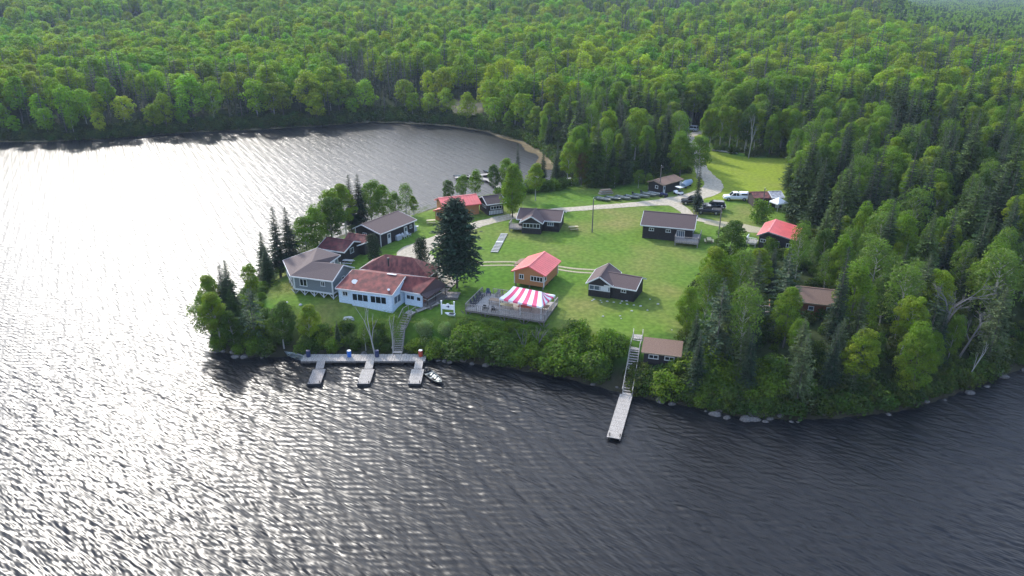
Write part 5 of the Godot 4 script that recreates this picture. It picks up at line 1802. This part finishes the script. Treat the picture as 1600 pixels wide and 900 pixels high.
	for i in 3:
		t = thing("walkway_slab", ["pale plank walkway section at the foot of the big spruce, nearest the platform", "pale plank walkway section by the big spruce, middle of three", "pale plank walkway section by the big spruce, farthest from the platform"][i], "walkway", on(-10.9 + 0.62 * i, -110.0 - 1.75 * i, 0.02), deg_to_rad(70), "walkway sections")
		planks(t, Vector3(-0.8, 0.1, 0), Vector3(0.8, 0.1, 0), 1.2, 0.27, M.wood_pale)
		for s in [-0.45, 0.45]:
			boxpart("runner", t, Vector3(0, 0.02, s), Vector3(1.6, 0.1, 0.1), M.wood_old)
	# ramp from stairs to porch
	t = thing("ramp", "low grey plank ramp from the stair head to the lodge porch", "ramp", on(-13.2, -103.0))
	planks(t, on(-14.7, -102.6, 0.22) - t.position, on(-11.4, -104.2, 0.5) - t.position, 0.9, 0.3, M.wood_pale)
	barpart("kerb", t, on(-14.6, -102.1, 0.34) - t.position, on(-11.3, -103.7, 0.64) - t.position, 0.1, 0.16, M.wood_pale)
	for f in [0.15, 0.85]:
		var p := Vector3(-14.7, 0, -102.6).lerp(Vector3(-11.4, 0, -104.2), f)
		boxpart("post", t, on(p.x, p.z, 0.1) - t.position, Vector3(0.7, 0.5, 0.12), M.wood_old)
	# white sign on two posts
	t = thing("sign", "white wooden sign board with scalloped top on two white posts", "sign", on(-9.75, -101.5), deg_to_rad(-12))
	for s in [-1.0, 1.0]:
		boxpart("post", t, Vector3(s * 1.0, 0.9, 0), Vector3(0.16, 2.4, 0.16), M.canvas_white)
		boxpart("finial", t, Vector3(s * 1.0, 2.15, 0), Vector3(0.22, 0.1, 0.22), M.canvas_white)
	var bd := MB.new()
	var f0 := []
	var f1 := []
	var outline := [Vector2(-0.9, 0.95)]
	for k in 13:
		var u := -0.9 + 1.8 * k / 12.0
		outline.append(Vector2(u, 1.58 + 0.22 * exp(-u * u * 9.0) + 0.05 * cos(u * 9.0)))
	outline.append(Vector2(0.9, 0.95))
	for q in outline:
		f0.append(Vector3(q.x, q.y, -0.04)); f1.append(Vector3(q.x, q.y, 0.04))
	for k in range(1, outline.size() - 1):
		bd.quad(f0[k], f0[k + 1] if k < outline.size() - 2 else f0[k], Vector3(f0[mini(k + 1, outline.size() - 2)].x, 0.95, -0.04), Vector3(f0[k].x, 0.95, -0.04))
		bd.quad(f1[k], f1[mini(k + 1, outline.size() - 2)], Vector3(f1[mini(k + 1, outline.size() - 2)].x, 0.95, 0.04), Vector3(f1[k].x, 0.95, 0.04))
	for k in outline.size():
		var j := (k + 1) % outline.size()
		bd.quad(f0[k], f0[j], f1[j], f1[k])
	part("board", bd.mesh(M.canvas_white), t)
	var em := MB.new()
	em.tube(Vector3(0.1, 1.3, 0.042), Vector3(0.1, 1.3, 0.055), 0.17, 0.17, 12)
	em.box(Vector3(-0.14, 1.28, 0.05), Vector3(0.22, 0.1, 0.012))
	part("emblem", em.mesh(M.navy), t)
	boxpart("lower_rail", t, Vector3(0, 0.86, 0), Vector3(1.84, 0.08, 0.08), M.canvas_white)
	# stone planter boat under the sign
	t = thing("planter", "white boat-shaped planter on the grass under the white sign", "planter", on(-9.35, -101.05), deg_to_rad(70))
	var pb := MB.new()
	pb.loft([[Vector3(-0.05, 0.5, -0.9), Vector3(0, 0.3, -0.9), Vector3(0.05, 0.5, -0.9)], [Vector3(-0.42, 0.42, -0.2), Vector3(0, 0.0, -0.2), Vector3(0.42, 0.42, -0.2)], [Vector3(-0.4, 0.42, 0.7), Vector3(0, 0.0, 0.7), Vector3(0.4, 0.42, 0.7)]])
	part("hull", pb.mesh(M.canvas_white), t)
	boxpart("soil", t, Vector3(0, 0.42, 0.2), Vector3(0.6, 0.05, 0.8), M.wood_dark)
	# log barrier at the field's far edge
	t = thing("log_barrier", "pale felled log lying along the far edge of the field", "log", on(61.8, -211.4))
	var lg := MB.new()
	lg.tube(on(58.8, -213.9, 0.3) - t.position, on(64.9, -209.2, 0.25) - t.position, 0.24, 0.18, 10)
	part("log", lg.mesh(M.bark_birch), t)
	# woodpile and low white things by the bay
	t = thing("woodpile", "tan stack of lumber left of the row of boats", "woodpile", on(21.8, -165.8), deg_to_rad(20))
	for k in 4:
		boxpart("timber", t, Vector3(0.1 * sin(k * 2.0), 0.15 + 0.27 * k, 0.05 * k), Vector3(3.4 - 0.3 * k, 0.25, 1.1), M.wood_tan if k % 2 else M.wood_pale)
	t = thing("boat_ramp", "pale plank ramp and white stand at the head of the bay", "ramp", on(14.2, -176.8), deg_to_rad(8))
	planks(t, Vector3(0, 0.25, 2.4), Vector3(0.3, 0.1, -2.2), 1.1, 0.35, M.wood_pale)
	for s in [-0.45, 0.45]:
		barpart("runner", t, Vector3(s, 0.10, 2.4), Vector3(s + 0.3, -0.05, -2.2), 0.1, 0.2, M.wood_old)
	boxpart("stand", t, Vector3(0.3, 0.75, -2.6), Vector3(1.6, 1.3, 0.7), M.trim)

func boulder(r: RandomNumberGenerator, size: Vector3, m_: Material) -> ArrayMesh:
	var m := MB.new()
	var rings := []
	for i in 6:
		var ring := []
		var v := PI * (i + 0.3) / 5.6
		for k in 9:
			var a := TAU * k / 9
			var j := r.randf_range(0.80, 1.15)
			ring.append(Vector3(cos(a) * sin(v) * size.x * j, -cos(v) * size.y * r.randf_range(0.9, 1.1), sin(a) * sin(v) * size.z * j) * 0.5)
		rings.append(ring)
	m.loft(rings)
	return m.mesh(m_)

func make_rocks() -> void:
	var r := RandomNumberGenerator.new()
	r.seed = 31
	var shapes := []
	for i in 6:
		shapes.append(boulder(r, Vector3(1.0, 0.62, 0.8), M.rock))
	var white := boulder(r, Vector3(1.0, 0.5, 0.8), M.stone_white)
	var n := 0
	for k in range(34, 47):
		var a := shore[k]
		var b := shore[k + 1]
		var m := int(a.distance_to(b) * (1.5 if k in [40, 41] else 0.28))
		for i in m:
			var p := a.lerp(b, (i + r.randf()) / m) + Vector2(r.randf_range(-0.3, 0.3), r.randf_range(-1.0, 0.9))
			var big := pow(r.randf(), 2.0)
			var s := 0.35 + 1.25 * big
			var o := part("boulder", shapes[r.randi() % 6], self, Transform3D(Basis(Vector3.UP, r.randf() * TAU).scaled(Vector3(s * r.randf_range(1.0, 1.6), s, s)), Vector3(p.x, maxf(0.0, height(p.x, p.y)) + 0.02, p.y)))
			tag(o, "grey boulder at the waterline of the wooded right shore", "boulder", "boulders along the right shore")
	for k in range(26, 34):
		var a := shore[k]
		var b := shore[k + 1]
		for i in 4:
			var p := a.lerp(b, r.randf()) + Vector2(0, r.randf_range(-0.5, 0.6))
			var s := r.randf_range(0.5, 1.1)
			var o := part("boulder", shapes[r.randi() % 6], self, Transform3D(Basis(Vector3.UP, r.randf() * TAU).scaled(Vector3(s * 1.3, s, s)), Vector3(p.x, maxf(0.02, height(p.x, p.y)) + 0.05, p.y)))
			tag(o, "dark boulder at the waterline near the peninsula's tip and long dock", "boulder", "boulders along the peninsula's near shore")
	var o := part("boulder", white, self, Transform3D(Basis(Vector3.UP, 0.3).scaled(Vector3(2.0, 1.7, 1.5)), on(-24.9, -101.2, 0.15)))
	tag(o, "single white boulder on the grass in front of the white lodge", "boulder")
	for q in [[-33.0, -104.4, 0.7], [-31.6, -103.6, 0.55], [-35.4, -105.3, 0.6]]:
		o = part("boulder", white, self, Transform3D(Basis(Vector3.UP, q[0]).scaled(Vector3.ONE * q[2]), on(q[0], q[1], 0.03)))
		tag(o, "small pale stone in the grass in front of the grey lodge", "boulder", "pale stones before the grey lodge")
	for i in 22:
		var x := r.randf_range(10.5, 27.0)
		var z := r.randf_range(-106.5, -95.5)
		if i < 8:
			x = 13.0 + i * 1.0
			z = -106.4 + i * 0.35
		var s := r.randf_range(0.2, 0.48)
		o = part("boulder", white, self, Transform3D(Basis(Vector3.UP, x).scaled(Vector3(s * 1.3, s, s)), on(x, z, 0.03)))
		tag(o, "small white stone scattered on the lawn below the low dark cabin", "boulder", "white stones on the lawn")

func make_trees() -> void:
	var r := RandomNumberGenerator.new()
	r.seed = 5
	plant("spruce_tree", P.big, on(-9.0, -111.0), 15.2, 0.4, "big dense dark spruce standing alone beside the white lodge", "tree")
	plant("cedar_tree", P.cedar, on(-24.5, -122.6), 5.3, 0.0, "columnar dark cedar nearer the two-door cabin, behind the white lodge", "tree", "columnar cedars", 0.98)
	plant("cedar_tree", P.cedar, on(-15.9, -120.6), 5.4, 1.3, "columnar dark cedar nearer the big spruce, behind the white lodge", "tree", "columnar cedars", 0.98)
	plant("broadleaf_tree", P.tall, on(0.1, -147.4), 11.2, 0.5, "tall dense green tree by the lane behind the glazed-gable cabin", "tree", "", 0.92)
	var list := [
		["s", 0, 7.4, -171.0, 9.6, "spruce at the head of the bay, left of the boat ramp"], ["s", 1, 1.4, -173.5, 11.5, "slim spruce behind the tall dense tree by the lane"], ["s", 2, 10.6, -173.0, 9.0, "broad dark spruce right beside the boat ramp"],
		["s", 1, 39.0, -149.2, 11.2, "lone narrow spruce in front of the parked cars"], ["s", 2, 58.6, -147.0, 13.0, "dark spruce at the wood's edge beside the white canopy"], ["s", 4, 61.2, -150.5, 12.0, "second dark spruce behind the white canopy"],
		["s", 0, -43.2, -119.5, 9.6, "leftmost of the tall spruces behind the grey lodge"], ["s", 1, -41.2, -121.2, 13.0, "tallest spruce of the clump left of the grey lodge"], ["s", 3, -39.4, -122.4, 12.0, "rear spruce of the clump left of the grey lodge"], ["s", 0, -42.0, -117.0, 7.5, "short front spruce of the clump left of the grey lodge"],
		["s", 1, -32.9, -144.0, 12.6, "left of the two slim spruces behind the two-door cabin"], ["s", 3, -31.2, -144.5, 12.2, "right of the two slim spruces behind the two-door cabin"],
		["s", 1, -44.6, -104.0, 10.0, "left spruce of the pair at the peninsula's tip"], ["s", 0, -43.3, -103.2, 10.5, "right spruce of the pair at the peninsula's tip"], ["s", 4, -42.6, -101.6, 6.5, "short dense spruce at the peninsula's tip"],
		["s", 2, -25.6, -96.6, 4.6, "small spruce on the bank left of the white birch"], ["s", 4, -20.0, -96.2, 3.6, "small spruce on the bank just behind the white birch"],
		["b", 0, -37.5, -125.5, 9.0, "leaning leafy tree behind the grey lodge, nearest the spruce clump"], ["b", 2, -36.0, -128.5, 9.5, "leafy tree behind the grey lodge, middle of the shoreline row"], ["b", 3, -34.2, -132.0, 10.0, "dark leafy tree behind the small dark red roof"],
		["b", 4, -35.6, -138.0, 11.0, "tall pale leafy tree on the back shore left of the slim spruces"], ["b", 1, -33.5, -141.0, 11.0, "leafy tree on the back shore just left of the slim spruces"], ["b", 0, -29.5, -147.0, 10.0, "leafy tree on the back shore just right of the slim spruces"], ["b", 5, -27.4, -149.5, 8.5, "low leafy tree on the back shore behind the two-door cabin"], ["b", 2, -25.0, -151.5, 6.0, "small leafy tree on the back shore behind the two-door cabin"],
		["p", 0, -22.6, -151.0, 7.5, "sparse pale tree left of the red-roofed bay cabin"], ["b", 1, -20.6, -148.0, 4.5, "small bright tree on the grass left of the red-roofed bay cabin"],
		["b", 3, -14.5, -162.0, 5.8, "dark leafy tree behind the red-roofed bay cabin, left"], ["b", 0, -11.5, -163.5, 6.0, "leafy tree behind the red-roofed bay cabin, middle"], ["b", 2, -8.5, -165.0, 6.3, "leafy tree behind the red-roofed bay cabin, right"], ["b", 3, -4.0, -166.0, 6.8, "dark round tree behind the small porch cabin"], ["b", 5, -1.2, -166.0, 8.4, "broad leafy tree behind the small porch cabin, right"],
		["b", 1, 5.2, -160.0, 8.6, "bright leafy tree right of the tall dense tree by the lane"], ["b", 1, 13.5, -173.5, 10.5, "bright yellow-green tree above the boat ramp"], ["r", 0, 16.8, -174.0, 8.0, "rusty brown tree above the boat ramp"], ["b", 0, 19.4, -175.5, 10.5, "green tree right of the rusty brown tree"],
		["l", 0, 27.2, -174.5, 10.5, "feathery grey-green larch behind the row of boats"], ["b", 3, 24.6, -171.5, 5.0, "low round tree behind the row of boats, left"], ["b", 0, 30.2, -171.0, 4.6, "low round tree left of the workshop shed"], ["b", 0, 32.4, -170.0, 3.8, "small bright tree at the workshop shed's left wall"],
		["b", 2, 42.4, -181.8, 11.0, "left of the two big round trees behind the workshop shed"], ["b", 0, 46.6, -180.8, 10.8, "right of the two big round trees behind the workshop shed"],
		["b", 1, -46.4, -103.6, 9.0, "leafy tree at the very tip of the peninsula, rear"], ["b", 0, -45.6, -99.6, 8.6, "leafy tree at the very tip of the peninsula, middle"], ["b", 1, -43.4, -97.4, 9.0, "bright birch with forked white trunk at the peninsula's tip"], ["b", 4, -42.8, -110.5, 6.5, "bright slender tree on the left shore beside the grey lodge"],
		["i", 0, -38.0, -97.2, 9.4, "wispy pine on the near shore left of the long dock"], ["b", 3, -33.6, -96.4, 7.4, "drooping grey-green birch on the near shore left of the long dock"], ["b", 1, -29.8, -96.8, 6.6, "bright round tree on the near bank above the dock's left end"], ["b", 3, -41.0, -96.6, 6.0, "dark leafy tree on the near shore beside the wispy pine"],
		["p", 0, -17.4, -96.4, 5.6, "thin young birch on the bank just left of the dock stairs"], ["p", 0, -21.6, -96.2, 4.5, "thin young birch on the bank near the dock's middle finger"],
		["d", 0, 77.0, -236.0, 17.5, "huge domed broadleaf tree beyond the field"], ["d", 0, 66.0, -262.0, 16.0, "second domed broadleaf tree behind the far parked cars"], ["d", 0, 88.0, -250.0, 16.5, "third domed broadleaf tree, right of the huge one beyond the field"],
		["y", 0, 103.0, -268.0, 17.0, "pale yellow-green domed tree right of the darker domed trees"], ["y", 0, 118.0, -282.0, 16.0, "second pale yellow-green domed tree, farther right and back"], ["y", 0, 96.0, -292.0, 17.5, "third pale yellow-green domed tree, behind the other two"],
		["s", 2, 24.0, -86.2, 9.5, "tall dark spruce right beside the boathouse"], ["l", 0, 30.0, -83.5, 8.6, "feathery larch on the rocky right shore, nearest the boathouse"], ["l", 0, 37.0, -83.6, 9.4, "feathery larch on the rocky right shore, farther from the boathouse"], ["b", 1, 44.0, -82.6, 9.0, "bright broadleaf tree leaning over the rocky right shore"],
	]
	for q in list:
		var d: Dictionary
		var called := "broadleaf_tree"
		match q[0]:
			"s": d = P.spruce[q[1]]; called = "spruce_tree"
			"b": d = P.near[q[1]]
			"p": d = P.sparse
			"r": d = P.rusty
			"l": d = P.larch; called = "larch_tree"
			"i": d = P.pine; called = "pine_tree"
			"d": d = P.dome
			"y": d = P.pale
		plant(called, d, on(q[2], q[3], -0.05), q[4], r.randf() * TAU, q[5], "tree", "", 1.45 if q[0] == "s" and q[2] < -30.0 else 1.0 if q[0] != "b" else r.randf_range(1.0, 1.25))
	# bare trees
	var dt := [[-19.9, -94.9, {"seed": 3, "h": 9.0, "lean": -0.12, "r": 0.13, "levels": 3, "forks": 2, "spread": 0.42, "lift": 0.35, "clear": 0.46, "bark": "bark_birch"}, "bare white forked birch beside the long dock"],
		[-17.4, -95.2, {"seed": 8, "h": 7.0, "lean": 0.03, "r": 0.1, "levels": 2, "forks": 2, "spread": 0.3, "lift": 0.5, "clear": 0.5, "bark": "bark_birch"}, "thin bare white birch between the forked birch and the dock stairs"],
		[3.6, -93.2, {"seed": 12, "h": 6.5, "lean": 0.1, "r": 0.10, "levels": 3, "forks": 3, "spread": 0.7, "lift": 0.3, "clear": 0.4, "bark": "bark_dead"}, "bare grey dead tree in the bushes below the striped tent"],
		[1.7, -92.6, {"seed": 14, "h": 6.0, "lean": -0.05, "r": 0.08, "levels": 3, "forks": 2, "spread": 0.6, "lift": 0.35, "clear": 0.4, "bark": "bark_dead"}, "second bare dead tree in the bushes below the striped tent"],
		[58.6, -90.6, {"seed": 15, "h": 14.0, "lean": 0.10, "r": 0.17, "levels": 4, "forks": 3, "spread": 0.8, "lift": 0.10, "clear": 0.55, "shrink": 0.55, "bark": "bark_dead"}, "tall dead pine with bare grey crown in the right-hand wood"],
		[62.5, -91.0, {"seed": 19, "h": 10.0, "lean": 0.30, "r": 0.15, "levels": 4, "forks": 3, "spread": 0.8, "lift": 0.12, "clear": 0.5, "shrink": 0.55, "bark": "bark_dead"}, "leaning dead pine near the right edge of the wood"],
		[66.5, -204.0, {"seed": 21, "h": 11.0, "lean": 0.04, "r": 0.15, "levels": 3, "forks": 2, "spread": 0.45, "lift": 0.4, "clear": 0.5, "bark": "bark_birch"}, "bare white birch at the far edge of the field"],
		[61.5, -87.0, {"seed": 23, "h": 6.0, "lean": 0.3, "r": 0.09, "levels": 2, "forks": 2, "spread": 0.5, "lift": 0.4, "clear": 0.5, "bark": "bark_birch"}, "leaning white birch trunk at the right-hand shore"]]
	for q in dt:
		var t := thing("bare_tree", q[3], "tree", on(q[0], q[1]))
		part("trunk", dead_tree(q[2]), t)
	# a row of pale birch stems at the far edge of the field
	for i in 13:
		var x := 56.5 + i * 2.3 + r.randf_range(-0.7, 0.7)
		var z := -216.5 + i * 0.75 + r.randf_range(-1.5, 1.5)
		plant("birch_tree", P.near[4 if i % 2 else 1], on(x, z), r.randf_range(11.0, 13.5), r.randf() * TAU, "slender white-stemmed birch at the far edge of the field", "tree", "birches at the far edge of the field", 0.8)
	# round shrubs and the bank's bushes
	plant("shrub", P.ball, on(-13.0, -98.4, -0.1), 2.3, 0.0, "large pale round shrub right beside the dock stairs", "shrub", "round shrubs by the stairs", 0.95)
	plant("shrub", P.ball, on(-9.9, -98.0, -0.1), 1.9, 1.0, "smaller pale round shrub in front of the white sign", "shrub", "round shrubs by the stairs", 0.9)
	plant("shrub", P.shrub[1], on(51.0, -144.6), 4.4, 0.3, "big bright bush between the white pickup and the red-roofed dark cabin", "shrub", "", 0.95)
	plant("shrub", P.shrub[3], on(21.6, -85.6), 2.2, 0.9, "green bush in front of the boathouse windows", "shrub")
	plant("shrub", P.shrub[1], on(47.6, -127.4), 2.6, 0.3, "bright bush in front of the red-roofed dark cabin", "shrub")
	var spans := [[-45.5, -32.0, 26, "bush on the near shore left of the long dock", "bushes at the peninsula's tip"], [-31.5, -17.6, 34, "bush on the bank above the long dock", "bushes above the long dock"], [-14.6, 14.8, 150, "leafy bush on the bank between the dock stairs and the right-hand stairs", "bushes on the bank below the large deck"], [18.0, 34.0, 46, "leafy bush on the bank right of the boathouse", "bushes right of the boathouse stairs"]]
	for s in spans:
		for i in int(s[2]):
			var x := r.randf_range(s[0], s[1])
			var z0 := -94.5
			for k in range(26, 48):
				if shore[k].x <= x and shore[k + 1].x > x:
					z0 = lerpf(shore[k].y, shore[k + 1].y, (x - shore[k].x) / (shore[k + 1].x - shore[k].x))
			var dz := r.randf_range(0.5, 4.2 if x < -14.0 else 6.6)
			var z := z0 - dz
			if x > -18.3 and x < -14.6 or absf(x - lerpf(15.0, 17.6, dz / 9.0)) < (3.4 if dz < 5.0 else 2.4) or (x > 16.5 and x < 24.0 and dz > 1.4 and dz < 10.0):
				continue
			if x > -14.9 and x < -8.0 and dz > 1.9:
				continue
			var hh := r.randf_range(1.6, 3.7) if x > -14.0 else r.randf_range(1.0, 2.2)
			if x > -5.0 and x < 6.0 and dz > 4.5:
				hh = minf(hh, 2.0)
			if x > -14.9 and x < -8.0:
				hh = minf(hh, 1.9)
			if x > -8.6 and x < 7.5:
				hh = minf(hh, 3.9 - height(x, z) * 0.85)
			var sk := r.randi() % 5
			var lab: String = ["dark ", "green ", "broad dark ", "round green ", "bright "][sk] + s[3]
			if s[0] == -14.6:
				lab = ["dark ", "green ", "broad dark ", "round green ", "bright "][sk] + ("bush on the bank between the dock stairs and the large deck" if x < -7.0 else "bush on the bank right below the large deck" if x < 5.0 else "bush on the bank between the large deck and the right-hand stairs")
			plant("shrub", P.shrub[sk], on(x, z, -0.15), hh, r.randf() * TAU, lab, "shrub", s[4], r.randf_range(0.9, 1.3))
	for q in [[-44.5, -113.5, 2.0], [-44.0, -109.0, 2.2], [-43.6, -106.6, 2.0], [-45.0, -117.0, 2.0], [-41.5, -112.6, 1.3], [-40.6, -109.0, 1.2], [-42.3, -115.4, 1.6], [-40.0, -104.6, 1.3], [-37.5, -101.4, 1.5], [-36.0, -99.3, 1.8]]:
		plant("shrub", P.shrub[r.randi() % 5], on(q[0], q[1], -0.1), q[2], r.randf() * TAU, "bush along the left shore beside the grey lodge", "shrub", "bushes along the left shore", 1.2)
	for i in 16:
		var f := i / 15.0
		plant("shrub", P.shrub[r.randi() % 5], on(lerpf(-3.0, 12.0, f) + r.randf_range(-0.6, 0.6), lerpf(-163.0, -170.0, f) + r.randf_range(-1, 1)), r.randf_range(1.4, 2.6), r.randf() * TAU, "bush along the bay shore behind the lane", "shrub", "bushes along the bay shore", 1.2)

# ---------------------------------------------------------------- the scene
# a bright, thinly clouded summer sky: blue overhead, white haze low down, cloud thinning away from the sun's glow
func hazy_sky(to_sun: Vector3) -> Image:
	var f := FastNoiseLite.new()
	f.seed = 21
	f.frequency = 0.9
	f.fractal_octaves = 5
	var im := Image.create(512, 256, false, Image.FORMAT_RGBF)
	for j in 256:
		var e := PI / 2 - PI * (j + 0.5) / 256.0
		for i in 512:
			var a := TAU * (i + 0.5) / 512.0
			var d := Vector3(sin(a) * cos(e), sin(e), -cos(a) * cos(e))
			var y := maxf(d.y, 0.0)
			var low := pow(1.0 - y, 4.0)
			var c := Vector3(0.22, 0.38, 0.72).lerp(Vector3(0.78, 0.86, 0.95), low)
			var q := d / (y + 0.22)
			var n := f.get_noise_2d(q.x, q.z)
			var ang := rad_to_deg(acos(clampf(d.dot(to_sun), -1.0, 1.0)))
			var glow := exp(-pow(ang / 27.0, 1.5))
			var wide := exp(-pow(ang / 52.0, 2.0))
			var cloud := smoothstep(0.05, 0.55, n + 0.75 * wide - 0.12)
			c = c.lerp(Vector3(0.92, 0.94, 0.97) * (0.75 + 0.5 * glow), cloud * 0.8)
			var turn := absf(wrapf(a - atan2(to_sun.x, -to_sun.z), -PI, PI))
			c += Vector3(1.0, 0.98, 0.96) * (0.10 * glow + 0.38 * wide + 1.75 * pow(1.0 - y, 2.6) * exp(-pow(turn / 1.2, 2.0)))
			im.set_pixel(i, j, Color(c.x, c.y, c.z))
	return im

func _ready() -> void:
	var cam := Camera3D.new()
	cam.name = "camera"
	cam.position = Vector3(0, 50, 0)
	cam.rotation_degrees = Vector3(-22.4, 0, 0)
	cam.fov = rad_to_deg(2.0 * atan(450.0 / 1142.0))
	cam.near = 0.5
	cam.far = 9000.0
	add_child(cam)
	cam.current = true

	var env := Environment.new()
	env.background_mode = Environment.BG_SKY
	env.tonemap_mode = Environment.TONE_MAPPER_LINEAR
	env.tonemap_exposure = 2.1
	env.sdfgi_enabled = true
	env.ssao_enabled = true
	env.ssil_enabled = true
	var el := deg_to_rad(33.0)
	var az := deg_to_rad(-31.0)
	var to_sun := Vector3(sin(az) * cos(el), sin(el), -cos(az) * cos(el))
	var sm := PanoramaSkyMaterial.new()
	sm.panorama = ImageTexture.create_from_image(hazy_sky(to_sun))
	var sky := Sky.new()
	sky.sky_material = sm
	env.sky = sky
	env.fog_enabled = true
	env.fog_density = 0.00011
	env.fog_light_color = Color(0.82, 0.90, 1.0)
	var we := WorldEnvironment.new()
	we.name = "world"
	we.environment = env
	add_child(we)

	var sun := DirectionalLight3D.new()
	sun.name = "sun"
	add_child(sun)
	sun.look_at_from_position(Vector3.ZERO, -to_sun, Vector3.UP)
	sun.light_energy = 0.88
	sun.light_angular_distance = 3.5
	sun.light_color = Color(1.0, 0.975, 0.94)
	sun.shadow_enabled = true

	for p in SHORE: shore.append(Vector2(p[0], p[1]))
	for p in CLEAR: clearing.append(Vector2(p[0], p[1]))
	make_materials()
	var t0 := Time.get_ticks_msec()
	make_ground()
	make_water()
	print("ground ", Time.get_ticks_msec() - t0)
	ribbon("dirt_lane", "pale gravel lane winding from the lodges past the yard to the far trees", [[-10.9, -112.0, 3.0], [-13.2, -116.5, 5.0], [-17.0, -122.5, 7.2], [-18.0, -128.0, 5.6], [-13.7, -134.9, 4.0], [-7.8, -142.2, 3.4], [-1.3, -147.6, 3.2], [8.3, -151.9, 3.0], [17.5, -154.3, 3.0], [26.9, -156.7, 3.4], [34.4, -158.8, 5.0], [41.0, -162.9, 5.2], [46.8, -168.6, 5.2], [49.6, -176.5, 4.4], [49.6, -185.2, 4.0], [50.6, -194.0, 3.4], [54.0, -212.0, 3.2], [57.0, -237.0, 4.0], [68.0, -247.0, 4.0]], M.gravel, 3)
	ribbon("yard_spur", "gravel spur from the lane to the parked cars", [[35.5, -158.5, 4.0], [37.0, -153.5, 2.6], [38.0, -147.5, 2.2], [41.0, -144.8, 2.4]], M.gravel, 4, 0.02)
	ribbon("bare_patch", "bare trampled ground in front of the red-roofed dark cabin", [[40.0, -144.8, 2.6], [45.0, -142.0, 4.4], [50.0, -139.2, 3.4], [53.0, -138.0, 1.5]], M.track, 5, 0.03)
	ribbon("wheel_track", "left rut of the grassy track behind the orange cabin", [[-6.2, -122.2, 0.6], [0.0, -122.4, 0.6], [6.7, -120.8, 0.6], [11.0, -119.2, 0.7], [15.5, -118.6, 0.5]], M.track, 6)
	ribbon("wheel_track", "right rut of the grassy track behind the orange cabin", [[-5.6, -120.6, 0.5], [0.0, -120.8, 0.5], [6.7, -119.3, 0.6], [11.0, -117.7, 0.6], [15.3, -117.1, 0.5]], M.track, 7)
	make_protos()
	print("protos ", Time.get_ticks_msec() - t0)
	make_lodges()
	make_cabins()
	make_docks()
	make_stairs()
	make_tent_deck()
	make_yard()
	make_rocks()
	make_trees()
	print("things ", Time.get_ticks_msec() - t0)
	make_forest()
	make_grass()
	print("forest ", Time.get_ticks_msec() - t0)
